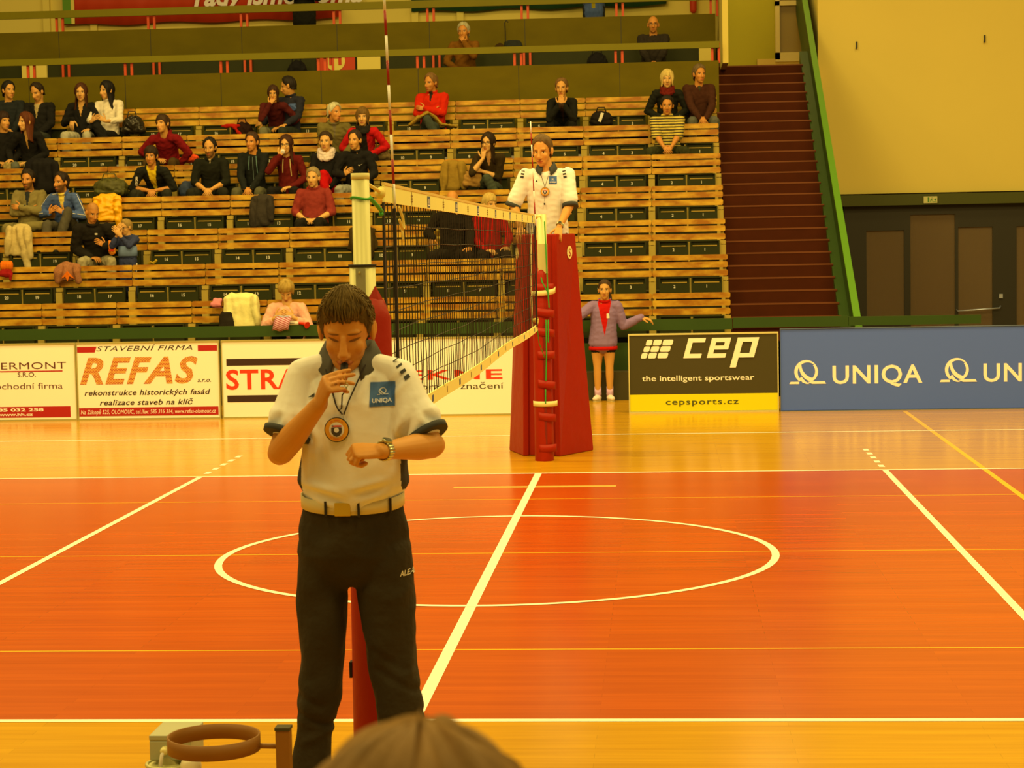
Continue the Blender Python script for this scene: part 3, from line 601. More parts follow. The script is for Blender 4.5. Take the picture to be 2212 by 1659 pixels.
for i, z in enumerate((.12, .42, .72, .98, 1.2, 1.38, 1.6)):
    b = MB(); a0 = np.radians(np.linspace(-120, -20, 10)); rr = .102
    P = [(x+rr*math.cos(a), yc+rr*math.sin(a), z-.03*abs(math.sin(i*2.1))*((j)/9.)) for j, a in enumerate(a0)]
    if True:
        v = []; 
        for p in P: v += [(p[0], p[1], p[2]-.035), (p[0]*1.0, p[1], p[2]+.035)]
        b.add(v, [(2*j, 2*j+2, 2*j+3, 2*j+1) for j in range(9)])
        o2 = b.build('pad_strap', PRED, e, True, org=o); q = o2.modifiers.new('s', 'SOLIDIFY'); q.thickness = .01; q.offset = 1
b = MB(); b.box(x+.0, x+.022, yc-.104, yc-.098, .15, 1.25); b.build('pad_slit_shadow', mat('pad_shadow_red', (120, 16, 0), rough=.6), e, org=o)  # darker red strip paints the shadow in the pad opening
for z, sl in ((.53, 0), (1.545, .035)):
    b = MB(); v = []; A = np.radians(np.linspace(-185, 5, 22))
    for j, a in enumerate(A):
        zz = z+sl*(j/21)**3; v += [(x+.004+.112*math.cos(a), yc+.115*math.sin(a), zz-.024), (x+.004+.112*math.cos(a), yc+.115*math.sin(a), zz+.024)]
    b.add(v, [(2*j, 2*j+2, 2*j+3, 2*j+1) for j in range(21)]); o2 = b.build('white_strap', STRP, e, True, org=o); q = o2.modifiers.new('s', 'SOLIDIFY'); q.thickness = .004
b = MB(); 
for P in ([(x+.03, yc-.07, 2.2), (x+.04, yc-.09, 1.9), (x+.05, yc-.11, 1.6), (x+.06, yc-.118, 1.42)], [(x+.05, yc-.115, 1.3), (x+.048, yc-.118, 1.1)], [(x+.03, yc-.115, 1.3), (x+.03, yc-.118, 1.0), (x+.02, yc-.118, .75)], [(x+.015, yc-.118, .66), (x+.012, yc-.118, .54)], [(x-.02, yc-.06, 1.74), (x+.0, yc-.11, 1.65), (x+.05, yc-.11, 1.56)]): b.tube(P, .006, n=6)
b.build('green_cord', GROPE, e, True, org=o)
b = MB(); b.tube([(x-.09, yc-.05, 2.15), (x-.10, yc-.09, 1.9), (x-.10, yc-.11, 1.5), (x-.095, yc-.11, 1.2)], .008, n=6); b.build('white_cord', STRP, e, True, org=o)
# referee stand: tapering red padded shell around a platform
e = empty('referee_stand', (.01, 6.6, 0), 'tall tapering red padded referee stand behind the far net post', 'referee stand'); o = e.location
def shell(z): t = z/2.09; return [(-.40+.112*t, 6.38, z), (-.225+.03*t, 5.86, z), (.125-.0*t, 5.78, z), (.425-.145*t, 6.31, z)]
for i, nm in ((0, 'side_pad'), (2, 'side_pad'), (1, 'front_pad')):
    a, c = shell(0.0), shell(2.09); p = [np.array(q) for q in (a[i], a[i+1], c[i+1], c[i])]; nn = nrm(np.cross(p[1]-p[0], p[3]-p[0])); 
    if i == 1: p = [q+np.array([0, .05, 0]) for q in p]
    b = MB(); b.add([*p, *[q-nn*.055 for q in p]], [(0, 1, 2, 3), (7, 6, 5, 4), (0, 4, 5, 1), (1, 5, 6, 2), (2, 6, 7, 3), (3, 7, 4, 0)]); ob = b.build(nm, PRED, e, org=o, bevel=.012)
    if i != 1:
        b = MB(); ce = (p[0]+p[1])/2*.11+(p[2]+p[3])/2*.89+nn*.004; ce = p[3]*.58+p[2]*.42 if i == 0 else p[2]*.62+p[3]*.38; ce = ce+(p[0]-p[3])*.085+nn*.014; ux = nrm(p[1]-p[0])
        P = [ce+ux*.046*math.cos(t)+np.array([0, 0, 1])*.062*math.sin(t) for t in np.linspace(0, 2*np.pi, 25)[:-1]]; b.poly(P)
        v, f = text2d('S', h=.078, w=.034, align='c'); b.add([ce+nn*.003+ux*q[0]+np.array([0, 0, 1])*(q[1]-.039) for q in v], f, 1)
        k = b.build('emblem', [STRP, PRED], ob, org=(0, 0, 0)); k.location = -Vector(o); 
b = MB(); b.box(-.13, .15, 6.0, 6.8, 1.02, 1.08); b.build('platform', BFR, e, org=o)
b = MB()
for x_, y_ in ((-.30, 6.3), (.31, 6.3), (-.28, 6.95), (.28, 6.95)): b.tube([(x_, y_, 0), (x_*.9, y_, 1.02)], .02)
for x_ in (-.26, .26): b.tube([(x_, 6.32, 1.05), (x_, 6.32, 2.0)], .018)
for z in (.3, .6, .85): b.tube([(-.28, 6.95, z), (.28, 6.95, z)], .014)
b.build('steel_frame', STEEL, e, org=o)
# ================================================================== people
def mth(nt, op, *a):
    n = nt.nodes.new('ShaderNodeMath'); n.operation = op
    for i, v in enumerate(a):
        if isinstance(v, (int, float)): n.inputs[i].default_value = v
        else: nt.links.new(v, n.inputs[i])
    return n.outputs[0]
def mixc(nt, fac, a, b):
    n = nt.nodes.new('ShaderNodeMix'); n.data_type = 'RGBA'
    for i, v in ((0, fac), (6, a), (7, b)):
        if isinstance(v, (int, float, tuple)): n.inputs[i].default_value = v
        else: nt.links.new(v, n.inputs[i])
    return n.outputs[2]
def skin_mat(key, skin=(205, 132, 44), brow=(70, 40, 10), beard=None, lip=(186, 84, 34), closed=False, scalp=None, kb=.75):
    nm = 'skin_'+key
    if nm in MATS: return MATS[nm]
    m = bpy.data.materials.new(nm); m.use_nodes = True; MATS[nm] = m; nt = m.node_tree; b = nt.nodes['Principled BSDF']
    b.inputs['Roughness'].default_value = .5; b.inputs['Specular IOR Level'].default_value = .35
    at_ = nt.nodes.new('ShaderNodeAttribute'); at_.attribute_name = 'hp'; sp = nt.nodes.new('ShaderNodeSeparateXYZ'); nt.links.new(at_.outputs['Vector'], sp.inputs[0])
    u, v, w = sp.outputs; au = mth(nt, 'ABSOLUTE', u); front = mth(nt, 'GREATER_THAN', w, .03)
    def ell(U, u0, v0, ru, rv, soft=4.0, tilt=0.0):
        du = mth(nt, 'DIVIDE', mth(nt, 'SUBTRACT', U, u0), ru); vv = v if not tilt else mth(nt, 'ADD', v, mth(nt, 'MULTIPLY', au, tilt))
        dv = mth(nt, 'DIVIDE', mth(nt, 'SUBTRACT', vv, v0), rv)
        d = mth(nt, 'ADD', mth(nt, 'MULTIPLY', du, du), mth(nt, 'MULTIPLY', dv, dv))
        r = mth(nt, 'MULTIPLY', mth(nt, 'SUBTRACT', 1.25, d), soft); r.node.use_clamp = True
        return mth(nt, 'MULTIPLY', r, front)
    S = C(*skin); red = tuple(min(.92, a*k) for a, k in zip(S[:3], (1.02, .80, .62)))+(1,)
    nz = nt.nodes.new('ShaderNodeTexNoise'); nz.inputs['Scale'].default_value = 18; tc = nt.nodes.new('ShaderNodeTexCoord'); nt.links.new(tc.outputs['Object'], nz.inputs[0])
    c = mixc(nt, mth(nt, 'MULTIPLY', nz.outputs[0], .5), S, red)
    c = mixc(nt, mth(nt, 'MULTIPLY', ell(au, .042, -.042, .026, .026, .7), .3), c, red)
    c = mixc(nt, mth(nt, 'MULTIPLY', ell(u, 0, -.045, .018, .016, .8), .5), c, red)
    if beard:
        e1 = mth(nt, 'MULTIPLY', mth(nt, 'SUBTRACT', -.038, mth(nt, 'ADD', v, mth(nt, 'MULTIPLY', au, -.35))), 45.0); e1.node.use_clamp = True
        e2 = mth(nt, 'MULTIPLY', mth(nt, 'ADD', v, .150), 40.0); e2.node.use_clamp = True
        e3 = mth(nt, 'GREATER_THAN', w, -.015)
        c = mixc(nt, mth(nt, 'MULTIPLY', mth(nt, 'MULTIPLY', mth(nt, 'MULTIPLY', e1, e2), e3), beard[1]), c, C(*beard[0]))
    c = mixc(nt, mth(nt, 'MULTIPLY', ell(u, 0, -.073, .026, .0075, 3), .85), c, C(*lip))
    c = mixc(nt, mth(nt, 'MULTIPLY', ell(u, 0, -.0735, .025, .0016, 3), .8), c, C(90, 34, 8))
    c = mixc(nt, mth(nt, 'MULTIPLY', ell(au, .008, -.052, .0045, .003, 3), .6), c, C(90, 40, 8))
    c = mixc(nt, mth(nt, 'MULTIPLY', ell(au, .033, .024, .020, .0045, 2.5, .12), kb), c, C(*brow))
    if closed:
        c = mixc(nt, mth(nt, 'MULTIPLY', ell(au, .033, -.004, .017, .0035, 3, -.05), .8), c, C(84, 40, 8))
        c = mixc(nt, mth(nt, 'MULTIPLY', ell(au, .033, .006, .018, .006, 2), .25), c, red)
    else:
        c = mixc(nt, mth(nt, 'MULTIPLY', ell(au, .033, .003, .019, .010, 1.5), .35), c, C(110, 54, 10))
        c = mixc(nt, ell(au, .033, 0.0, .0135, .0055, 4), c, C(214, 170, 92))
        c = mixc(nt, ell(au, .033, 0.0005, .0062, .006, 4), c, C(44, 24, 6))
        c = mixc(nt, mth(nt, 'MULTIPLY', ell(au, .033, .0058, .015, .0018, 3), .85), c, C(50, 28, 8))
    if scalp:
        s1 = mth(nt, 'MULTIPLY', mth(nt, 'SUBTRACT', mth(nt, 'ADD', v, mth(nt, 'MULTIPLY', w, -.55)), .02), 60.0); s1.node.use_clamp = True
        c = mixc(nt, mth(nt, 'MULTIPLY', s1, scalp[1]), c, C(*scalp[0]))
    nt.links.new(c, b.inputs['Base Color']); return m
def hair_mat(rgb):
    nm = 'hair_%d_%d_%d' % rgb
    if nm in MATS: return MATS[nm]
    m = mat(nm, rgb, rough=.6, spec=.2, noise=(26, .55, (1, 1, .22))); return m
def axes(yaw, pitch=0, roll=0):
    """columns: right of viewer (u), up (v), face direction (w); yaw>0 turns to the viewer's right, pitch>0 looks down"""
    y, p, r = map(math.radians, (yaw, pitch, roll))
    w = np.array([math.sin(y)*math.cos(p), -math.cos(y)*math.cos(p), -math.sin(p)])
    u = np.array([math.cos(y), math.sin(y), 0.]); v = np.cross(w, u)*-1
    if v[2] < 0: v = -v
    u2 = u*math.cos(r)+v*math.sin(r); v2 = v*math.cos(r)-u*math.sin(r)
    return np.stack([u2, v2, w], 1)
def head_parts(H, A, s, n=18):
    E = lambda c, r: ellipsoid(H+A@(np.array(c)*s), np.array(r)*s, A, n)
    T = lambda P, r: tube([H+A@(np.array(p)*s) for p in P], [x*s if np.isscalar(x) else (x[0]*s, x[1]*s) for x in r], A[:, 0], 10)
    P = [E((0, .022, -.012), (.074, .097, .094)), E((0, -.035, .026), (.060, .078, .060)), E((0, -.082, .040), (.044, .036, .046)), E((0, -.102, .060), (.021, .020, .022)),
         T([(0, .012, .084), (0, -.012, .094), (0, -.036, .105), (0, -.046, .102)], [.009, .011, .0145, .013]), E((.012, -.046, .092), (.009, .008, .011)), E((-.012, -.046, .092), (.009, .008, .011)),
         E((0, .022, .064), (.050, .018, .020)), E((.034, -.032, .052), (.024, .026, .024)), E((-.034, -.032, .052), (.024, .026, .024)),
         E((0, -.073, .082), (.022, .009, .012))]
    for sgn in (-1, 1): P.append(E((sgn*.079, -.012, -.012), (.009, .033, .018))); P.append(E((sgn*.084, -.004, -.020), (.008, .026, .012)))
    return P
def sculpt(v, nn, H, A, s):
    hp = ((v-H)@A)/s; u, vv, w = hp.T; fr = (w > .03)*(np.abs(vv) < .16)
    d = np.zeros(len(v)); au = np.abs(u)
    d -= .0065*np.exp(-(((au-.033)/.016)**2+((vv-.002)/.012)**2))
    d += .003*np.exp(-(((au-.033)/.012)**2+((vv-.0)/.006)**2))
    d += .003*np.exp(-((u/.02)**2+((vv+.068)/.005)**2))+.0035*np.exp(-((u/.018)**2+((vv+.081)/.006)**2))-.003*np.exp(-((u/.026)**2+((vv+.0745)/.0022)**2))
    d -= .003*np.exp(-((u/.03)**2+((vv+.093)/.006)**2))
    return v+nn*(d*fr*s)[:, None], hp
def hand_parts(Wp, d, up, thumb, s=1.0, curl=(.25, .3, .35, .4), spread=.06, tcurl=.3, fr=.0082, tdir=None, n=8):
    """palm and five fingers; d = pointing direction, up = back of the hand normal, thumb = +1/-1 side along cross(d, up)"""
    d = nrm(d); up = nrm(np.array(up)-d*np.dot(up, d)); sd = np.cross(d, up)*thumb
    palm = [tube([Wp-d*.012*s, Wp+d*.03*s, Wp+d*.062*s, Wp+d*.086*s], [(.026*s, .019*s), (.036*s, .017*s), (.041*s, .0145*s), (.038*s, .011*s)], sd, 12)]
    F = []; L = (.040, .026, .021)
    for i, (off, ln, cu) in enumerate(zip((.029, .010, -.010, -.028), (.96, 1.06, 1.0, .80), curl)):
        p = Wp+d*(.084-.006*(i == 3))*s+sd*off*s; a = 0; P = [p-d*.018*s, p]; dd = nrm(d+sd*(off/.03)*spread)
        for j in range(3):
            a += cu[j] if isinstance(cu, tuple) else cu*(.9, 1.25, .8)[j]; q = dd*math.cos(a)-up*math.sin(a); p = p+q*L[j]*ln*s; P.append(p)
        F.append(tube(P, [fr*1.08*s, fr*1.06*s, fr*1.0*s, fr*.92*s, fr*.78*s], sd, n))
    t0 = Wp+d*.018*s+sd*.026*s-up*.004*s; td = nrm(d*.62+sd*.78-up*.1) if tdir is None else nrm(tdir); P = [t0, t0+td*.042*s]
    q = nrm(td+d*tcurl*.8-sd*tcurl*.6-up*tcurl*.4); P.append(P[-1]+q*.030*s); q = nrm(q+d*tcurl*.6-sd*tcurl*.6-up*tcurl*.4); P.append(P[-1]+q*.024*s)
    F.append(tube(P, [.0135*s, .0115*s, .0098*s, .0082*s], up, n))
    return palm, F
def ik(S, Wt, hint, l1, l2):
    d = Wt-S; L = np.linalg.norm(d)
    if L > (l1+l2)*.985: Wt = S+d/L*(l1+l2)*.985; d = Wt-S; L = np.linalg.norm(d)
    a = (l1*l1-l2*l2+L*L)/(2*L); h = math.sqrt(max(0, l1*l1-a*a)); t = d/L; hh = np.array(hint)-t*np.dot(hint, t)
    return S+t*a+nrm(hh)*h, Wt
HAIRLINE = {
 'short': [(0, .082), (28, .084), (46, .066), (60, .036), (70, .0), (77, -.018), (84, .012), (98, .01), (108, -.04), (140, -.075), (180, -.08)],
 'low': [(0, .056), (24, .060), (44, .052), (58, .030), (68, .0), (77, -.02), (84, .010), (98, .008), (108, -.04), (140, -.075), (180, -.08)],
 'receding': [(0, .10), (22, .108), (40, .085), (58, .05), (72, -.015), (86, 0), (102, -.02), (120, -.06), (180, -.075)],
 'fringe': [(0, .045), (40, .042), (56, .02), (70, -.03), (86, -.02), (110, -.06), (180, -.085)],
 'bob': [(0, .036), (38, .034), (52, -.01), (62, -.085), (90, -.10), (180, -.105)],
 'back': [(0, .082), (40, .076), (60, .05), (74, .012), (88, .0), (110, -.03), (180, -.075)],
 'long': [(0, .080), (16, .072), (36, .048), (50, .0), (60, -.20), (75, -.25), (120, -.27), (180, -.28)],
 'long_bangs': [(0, .046), (36, .038), (50, -.01), (60, -.22), (80, -.27), (180, -.30)],
 'mid': [(0, .06), (36, .048), (50, .0), (60, -.12), (90, -.15), (180, -.16)],
 'crop': [(0, .092), (30, .09), (50, .06), (66, .02), (80, -.01), (92, 0), (110, -.05), (180, -.07)]}
def hair_shell(H, A, s, style, vol=.014, seed=0, na=56, nt_=22, part=0.0, amp=.05, lift=0.0):
    r = np.random.default_rng(seed); K = np.array(HAIRLINE[style]); ph = r.uniform(0, 6.28, 8); jag = r.normal(size=na)*.0035; outer = []; inner = []
    for j in range(nt_+1):
        for i in range(na):
            az = 2*math.pi*i/na; deg = abs((math.degrees(az)+180) % 360-180); lo = np.interp(deg, K[:, 0], K[:, 1])+jag[i]
            b = .097; t = j/nt_
            top = math.acos(max(-1, min(1, (max(lo, -.03)-.022)/b)))
            drop = max(0, -.03-lo); tot = top*.09+drop; sarc = t*tot
            th = min(top, sarc/.09) if drop else t*top
            fall = max(0, sarc-top*.09) if drop else 0
            taper = min(1, (1-t)*7+.25) if not drop else 1
            frontness = max(0, math.cos(az))
            of = vol*(.22+.78*min(1, (1-t)*2.4+.05)) if not drop else vol
            of += lift*frontness*math.sin(min(1, t*1.0)*math.pi)*.9
            wav = amp*vol*(math.sin(az*17+ph[0]+4*t)+.7*math.sin(az*29+ph[1]-3*t+math.sin(az*3))+.6*math.sin(az*9+t*9+ph[2]))
            o2 = of+wav*4
            def pt(o):
                k = .094*(1-.10*min(1, fall/.2)) if drop else .094
                x = (.074+o+fall*.10)*math.sin(th)*math.sin(az); y = .022+(b+o)*math.cos(th)-fall; z = -.012+(.094+o-fall*.12*(1 if math.cos(az) < 0 else 0))*math.sin(th)*math.cos(az)
                return H+A@(np.array([x, y, z])*s)
            outer.append(pt(o2)); inner.append(pt(min(o2*.5, .001) if not drop or fall == 0 else o2-.016))
    V = np.array(outer+inner); M = (nt_+1)*na; F = []
    for j in range(nt_):
        for i in range(na):
            i2 = (i+1) % na; F.append((j*na+i, (j+1)*na+i, (j+1)*na+i2, j*na+i2)); F.append((M+j*na+i, M+j*na+i2, M+(j+1)*na+i2, M+(j+1)*na+i))
    for i in range(na):
        i2 = (i+1) % na; F.append((nt_*na+i, M+nt_*na+i, M+nt_*na+i2, nt_*na+i2))
    return V, F
def glasses(H, A, s, rgb, root, org, r=.0022):
    b = MB(); T = lambda x, y, z: H+A@(np.array([x, y, z])*s)
    for sg in (-1, 1):
        b.tube([T(sg*.034+.024*math.cos(a), -.002+.016*math.sin(a), .100-.012*abs(math.cos(a))*(1 if sg*math.cos(a) > 0 else .2)) for a in np.linspace(0, 2*np.pi, 15)], r*s, n=5)
        b.tube([T(sg*.058, .003, .09), T(sg*.082, .003, .04), T(sg*.083, .0, -.02)], r*s, n=5)
    b.tube([T(-.011, .002, .102), T(.011, .002, .102)], r*s, n=5)
    b.build('glasses', mat('glasses_frame', (40, 30, 12), rough=.3), root, True, org=org)
def body_mesh(J, b=1.0, hs=1.0, vox=.009, rad=.96, arms=(1, 1), n=12, legs=True, hands=((.25,)*4, (.25,)*4), handremesh=False, fscale=1.0, smooth=2):
    H, A, N, P = J['H'], J['A'], J['N'], J['P']; tx = J['tx']; parts = []
    mid = J['mid']; ch = J['ch']
    parts.append(tube([P-np.array([0, 0, .05]), P, mid, ch, N-(N-ch)*.25, N], [(.145*b, .10*b), (.155*b, .105*b), (.135*b, .095*b), (.15*b, .10*b), (.10*b, .07*b), (.058, .056)], tx, n+4))
    nk = H-J['A'][:, 1]*.06*hs-J['A'][:, 2]*.02*hs
    parts.append(tube([N-(N-ch)*.12, N*.45+nk*.55, nk], [(.064*hs, .060*hs), (.054*hs, .055*hs), (.052*hs, .055*hs)], tx, n))
    parts += head_parts(H, A, hs); F = []
    for i, sg in ((0, -1), (1, 1)):
        S, E, Wr = J['S'][i], J['E'][i], J['W'][i]
        parts.append(tube([ch+(N-ch)*.55, S], [.058, .05], (0, 1, 0), n)); k = min(1.1, b)
        parts.append(tube([S, S*.6+E*.4, E], [.050*k, .045*k, .038*k], (0, 1, 0), n)); parts.append(tube([E, E*.68+Wr*.32, Wr], [.038*k, .041*k, (.027*k, .024*k)], (0, 1, 0), n))
        d, up, th = J['hand'][i]; pl, fg = hand_parts(Wr+nrm(d)*.008, d, up, th, fscale, curl=hands[i])
        parts += pl
        if handremesh: parts += fg
        else: F += fg
        if legs:
            hp, K, An = J['hip'][i], J['K'][i], J['An'][i]
            parts.append(tube([hp, hp*.5+K*.5, K], [.078*b, .068*b, .050], (1, 0, 0), n)); parts.append(tube([K, K*.7+An*.3, An], [.050, .050, .034], (1, 0, 0), n))
            t = nrm(J['toe'][i]); parts.append(tube([An-t*.05-np.array([0, 0, .035]), An+t*.06-np.array([0, 0, .045]), An+t*.15-np.array([0, 0, .055])], [(.030, .030), (.040, .026), (.034, .018)], np.cross(t, (0, 0, 1.)), 8))
    v, nn, f = remesh(parts, vox, smooth); v, hp = sculpt(v, nn, H, A, hs)
    f = np.asarray(f) if isinstance(f, np.ndarray) else f
    if F:
        V = [v]; fl_ = f.tolist() if isinstance(f, np.ndarray) else [list(q) for q in f]; o = len(v)
        for a, q in F: V.append(a); fl_ += [[int(x)+o for x in c] for c in q]; o += len(a)
        v = np.concatenate(V); hp = np.concatenate([hp, np.full((len(v)-len(hp), 3), -1.0)]); f = fl_
    return v, f, hp
def top_mesh(J, b=1.0, vox=.012, infl=.012, sleeve=1.0, hem=.08, collar=None, hood=False, seed=0, amp=.005, loose=0.0, smooth=3, puff=0.0):
    N, P, mid, ch, tx = J['N'], J['P'], J['mid'], J['ch'], J['tx']; o = infl; n = 16
    up = nrm(N-ch)
    parts = [tube([P-np.array([0, 0, hem]), P, mid, ch, N-(N-ch)*.25, N-up*.012], [(.158*b+o+loose, .112*b+o+loose), (.158*b+o+loose, .11*b+o+loose), (.140*b+o+loose, .102*b+o+loose), (.153*b+o, .104*b+o), (.104*b+o, .076*b+o), (.060+o*.6, .058+o*.6)], tx, 20)]
    for i in (0, 1):
        S, E, Wr = J['S'][i], J['E'][i], J['W'][i]; k = min(1.15, b); q = o+puff
        parts.append(tube([ch+(N-ch)*.5, S], [.060+o, .054+o], (0, 1, 0), n))
        sl = sleeve[i] if isinstance(sleeve, (tuple, list)) else sleeve
        if sl <= .55:
            e = S+(E-S)*(sl/.5); parts.append(tube([S, S*.5+e*.5, e], [.054*k+o, .053*k+o, .054*k+o+.004], (0, 1, 0), n))
        else:
            e = E+(Wr-E)*((sl-.5)/.5); parts.append(tube([S, S*.5+E*.5, E], [.052*k+q, .050*k+q, .043*k+q], (0, 1, 0), n)); parts.append(tube([E, E*.6+e*.4, e], [.043*k+q, .042*k+q, .033*k+q*.9], (0, 1, 0), n))
    if collar:
        c0 = N+up*.005; w = nrm(np.cross(tx, up)); w = w if w[1] < 0 else -w
        ring = [c0+tx*(.064+collar*.2)*math.cos(a)+w*(.062+collar*.2)*math.sin(a)*1.0+up*(.02-.022*max(0, math.sin(a)))+up*collar*.3 for a in np.linspace(0, 2*np.pi, 25)]
        parts.append(tube(ring, collar*.36, up, 8))
    if hood:
        w = nrm(np.cross(tx, up)); w = w if w[1] < 0 else -w
        parts.append(tube([N+tx*-.08+up*.01+w*.03, N+tx*-.075+up*.02-w*.05, N+up*.0-w*.11, N+tx*.075+up*.02-w*.05, N+tx*.08+up*.01+w*.03], [.022, .035, .05, .035, .022], up, 10))
    v, nn, f = remesh(parts, vox, smooth)
    return folds(v, nn, amp, .08, seed), f
def leg_mesh(J, b=1.0, vox=.012, infl=.012, length=1.0, seed=0, amp=.005, flare=0.0):
    P = J['P']; n = 14; o = infl
    parts = [tube([P-np.array([0, 0, .055]), P+np.array([0, 0, .06])], [(.150*b+o, .108*b+o), (.132*b, .092*b)], J['tx'], 18)]
    for i in (0, 1):
        hp, K, An = J['hip'][i], J['K'][i], J['An'][i]
        if length < .5: parts.append(tube([hp, hp+(K-hp)*length], [.086*b+o, .084*b+o], (1, 0, 0), n)); continue
        parts.append(tube([hp, hp*.5+K*.5, K], [.084*b+o, .074*b+o, .056+o], (1, 0, 0), n))
        if length > .5:
            e = K+(An-K)*min(1, (length-.5)/.5); parts.append(tube([K, K*.6+e*.4, e], [.056+o, .056+o+flare*.4, .046+o+flare], (1, 0, 0), n))
    v, nn, f = remesh(parts, vox, 3); return folds(v, nn, amp, .09, seed+5), f
def shoes(J, root, org, m, sole, name='shoe'):
    for i in (0, 1):
        A_, t = J['An'][i], nrm(J['toe'][i]); z = A_-np.array([0, 0, .045]); sd = np.cross(t, (0, 0, 1.))
        v, nn, f = remesh([tube([z-t*.055, z, z+t*.08, z+t*.165], [(.036, .040), (.042, .045), (.047, .034), (.036, .022)], sd, 12), tube([A_-t*.01, A_-t*.012+np.array([0, 0, .02])], [.045, .043], sd, 12)], .009, 2)
        s_ = mesh_obj(name, v, f, m, root, org)
        zz = A_[2]-.088; b = MB(); k = 14; P = []
        for a in np.linspace(0, 2*np.pi, k, endpoint=False): P.append(z+t*(.055+.125*math.cos(a))+sd*(.046*math.sin(a)))
        b.add([(p[0], p[1], zz) for p in P]+[(p[0], p[1], zz+.024) for p in P], [tuple(range(k)), tuple(reversed(range(k, 2*k)))]+[(i_, (i_+1) % k, (i_+1) % k+k, i_+k) for i_ in range(k)])
        b.build('sole', sole, s_, org=org)
def split(v, f, cond):
    f = np.asarray(f); c = v[f].mean(1); m = cond(c); out = []
    for k in (m, ~m):
        g = f[k]; u, inv = np.unique(g.ravel(), return_inverse=True); out.append((v[u], inv.reshape(-1, 4) if len(g) else g))
    return out
# ------------------------------------------------------------------ seated spectators
SKN = dict(a=(206, 134, 46), b=(196, 118, 34), c=(214, 146, 58), d=(186, 104, 26))
PEOPLE = {}
def seated(label, row, hx, hy, yaw=0, pitch=0, roll=0, top=(30, 28, 12), legs=(40, 38, 16), hair='short', hc=(44, 28, 8), skin='a', beard=None, arms='clasp', legp='sit', lean=None, b=1.0, hs=1.12, hipdx=0.0,
           sleeve=1.0, inner=None, collar=None, hood=False, glass=False, bun=None, vol=.018, scalp=None, kb=.75, foot=(34, 26, 10), puff=0.0, hands=None, spread=.17, extra=None, floor=None, Ys=None, brow=None, topmat=None, legmat=None, part=None, amp=.05, lift=0.0, tall=0.0):
    flz = fz(row) if row < 8 else FZ8; Y0 = yr(row)-.12 if row < 8 else FY8
    if Ys is not None: Y0 = Ys
    Pz = flz+.42+.095; L = .53; Yh = Y0-.06
    for _ in range(4):
        H = at(hx, hy, Yh); Nz = H[2]-.140*hs-.02*math.sin(math.radians(pitch)); dz = Nz-Pz
        dy = math.sqrt(max(0, L*L-dz*dz)) if dz < L else 0.0
        dy = min(dy, .42) if lean is None else lean
        Yh = Y0-dy-.045
    H = at(hx, hy, Yh); A = axes(yaw, pitch, roll); ty = yaw*.25 if part is None else part; tx = np.array([math.cos(math.radians(ty)), math.sin(math.radians(ty)), 0])
    N = np.array([H[0]-A[0, 2]*.03, Yh+.05, Nz]); P = np.array([H[0]+hipdx, Y0, Pz]); k_ = max(1.0, (Nz-Pz)/L)
    fw = np.array([tx[1], -tx[0], 0])
    mid = P+(N-P)*.42+np.array([0, .03*(1 if dy > .15 else .3), .02]); ch = P+(N-P)*.76+np.array([0, .012, .0])
    sw = .172*b**.5
    S = [N-tx*sw-np.array([0, 0, .055])-fw*.0, N+tx*sw-np.array([0, 0, .055])]
    Wt = [None, None]; hint = [np.array([-.7, .3, -.8]), np.array([.7, .3, -.8])]; hand = [None, None]
    def rel(o, x, f, z): return o+tx*x+fw*f+np.array([0, 0, z])
    arms_ = arms if isinstance(arms, tuple) else (arms, arms); KW = {'sit': spread}.get(legp, .12)
    for i, sg in ((0, -1), (1, 1)):
        a = arms_[i]; other = -sg
        if a == 'clasp': Wt[i] = rel(P, sg*.055, .37, .06); hand[i] = (rel(np.zeros(3), -sg*.55, .55, -.55), rel(np.zeros(3), sg*.4, .6, .55), sg)
        elif a == 'lap': Wt[i] = rel(P, sg*.10, .25, .07); hand[i] = (rel(np.zeros(3), -sg*.75, .55, -.1), rel(np.zeros(3), 0, .3, 1), sg)
        elif a == 'knee': Wt[i] = rel(P, sg*spread, .33, .11); hand[i] = (rel(np.zeros(3), 0, .9, -.25), rel(np.zeros(3), 0, .2, 1), sg)
        elif a == 'crossed': Wt[i] = rel(N, -sg*.05, .19+.02*sg, -.27+.03*sg); hand[i] = (rel(np.zeros(3), -sg*1, .12, .15), rel(np.zeros(3), 0, 1, .2), sg); hint[i] = np.array([sg*.9, -.1, -.8])
        elif a == 'chin': Wt[i] = H+A@np.array([sg*.02, -.20, .10])*hs; hand[i] = (rel(np.zeros(3), -sg*.1, .0, 1), rel(np.zeros(3), sg*.1, 1, .1), sg); hint[i] = np.array([sg*.35, -.55, -.9])
        elif a == 'mouth': Wt[i] = H+A@np.array([sg*.045, -.16, .13])*hs; hand[i] = (rel(np.zeros(3), -sg*.5, -.25, .85), rel(np.zeros(3), sg*.2, 1, .1), sg); hint[i] = np.array([sg*.5, -.3, -1.])
        elif a == 'prop': Wt[i] = rel(P, sg*.34, .02, -.03); hand[i] = (rel(np.zeros(3), sg*.2, .3, -.9), rel(np.zeros(3), sg*.6, .5, .5), sg); hint[i] = np.array([sg*.4, .8, 0])
        elif a == 'hold': Wt[i] = rel(P, sg*.12, .34, .22); hand[i] = (rel(np.zeros(3), -sg*.7, .3, .5), rel(np.zeros(3), sg*.3, .9, .2), sg)
        elif a == 'gesture': Wt[i] = rel(N, sg*.10, .22, -.26); hand[i] = (rel(np.zeros(3), sg*.1, .3, -1), rel(np.zeros(3), 0, 1, .3), sg)
        else:
            o_, x, f, z, hd = a; Wt[i] = rel({'P': P, 'N': N, 'H': H}[o_], x, f, z); hand[i] = (rel(np.zeros(3), *hd), rel(np.zeros(3), 0, 1, .5), sg)
    E = [0, 0]; Wr = [0, 0]
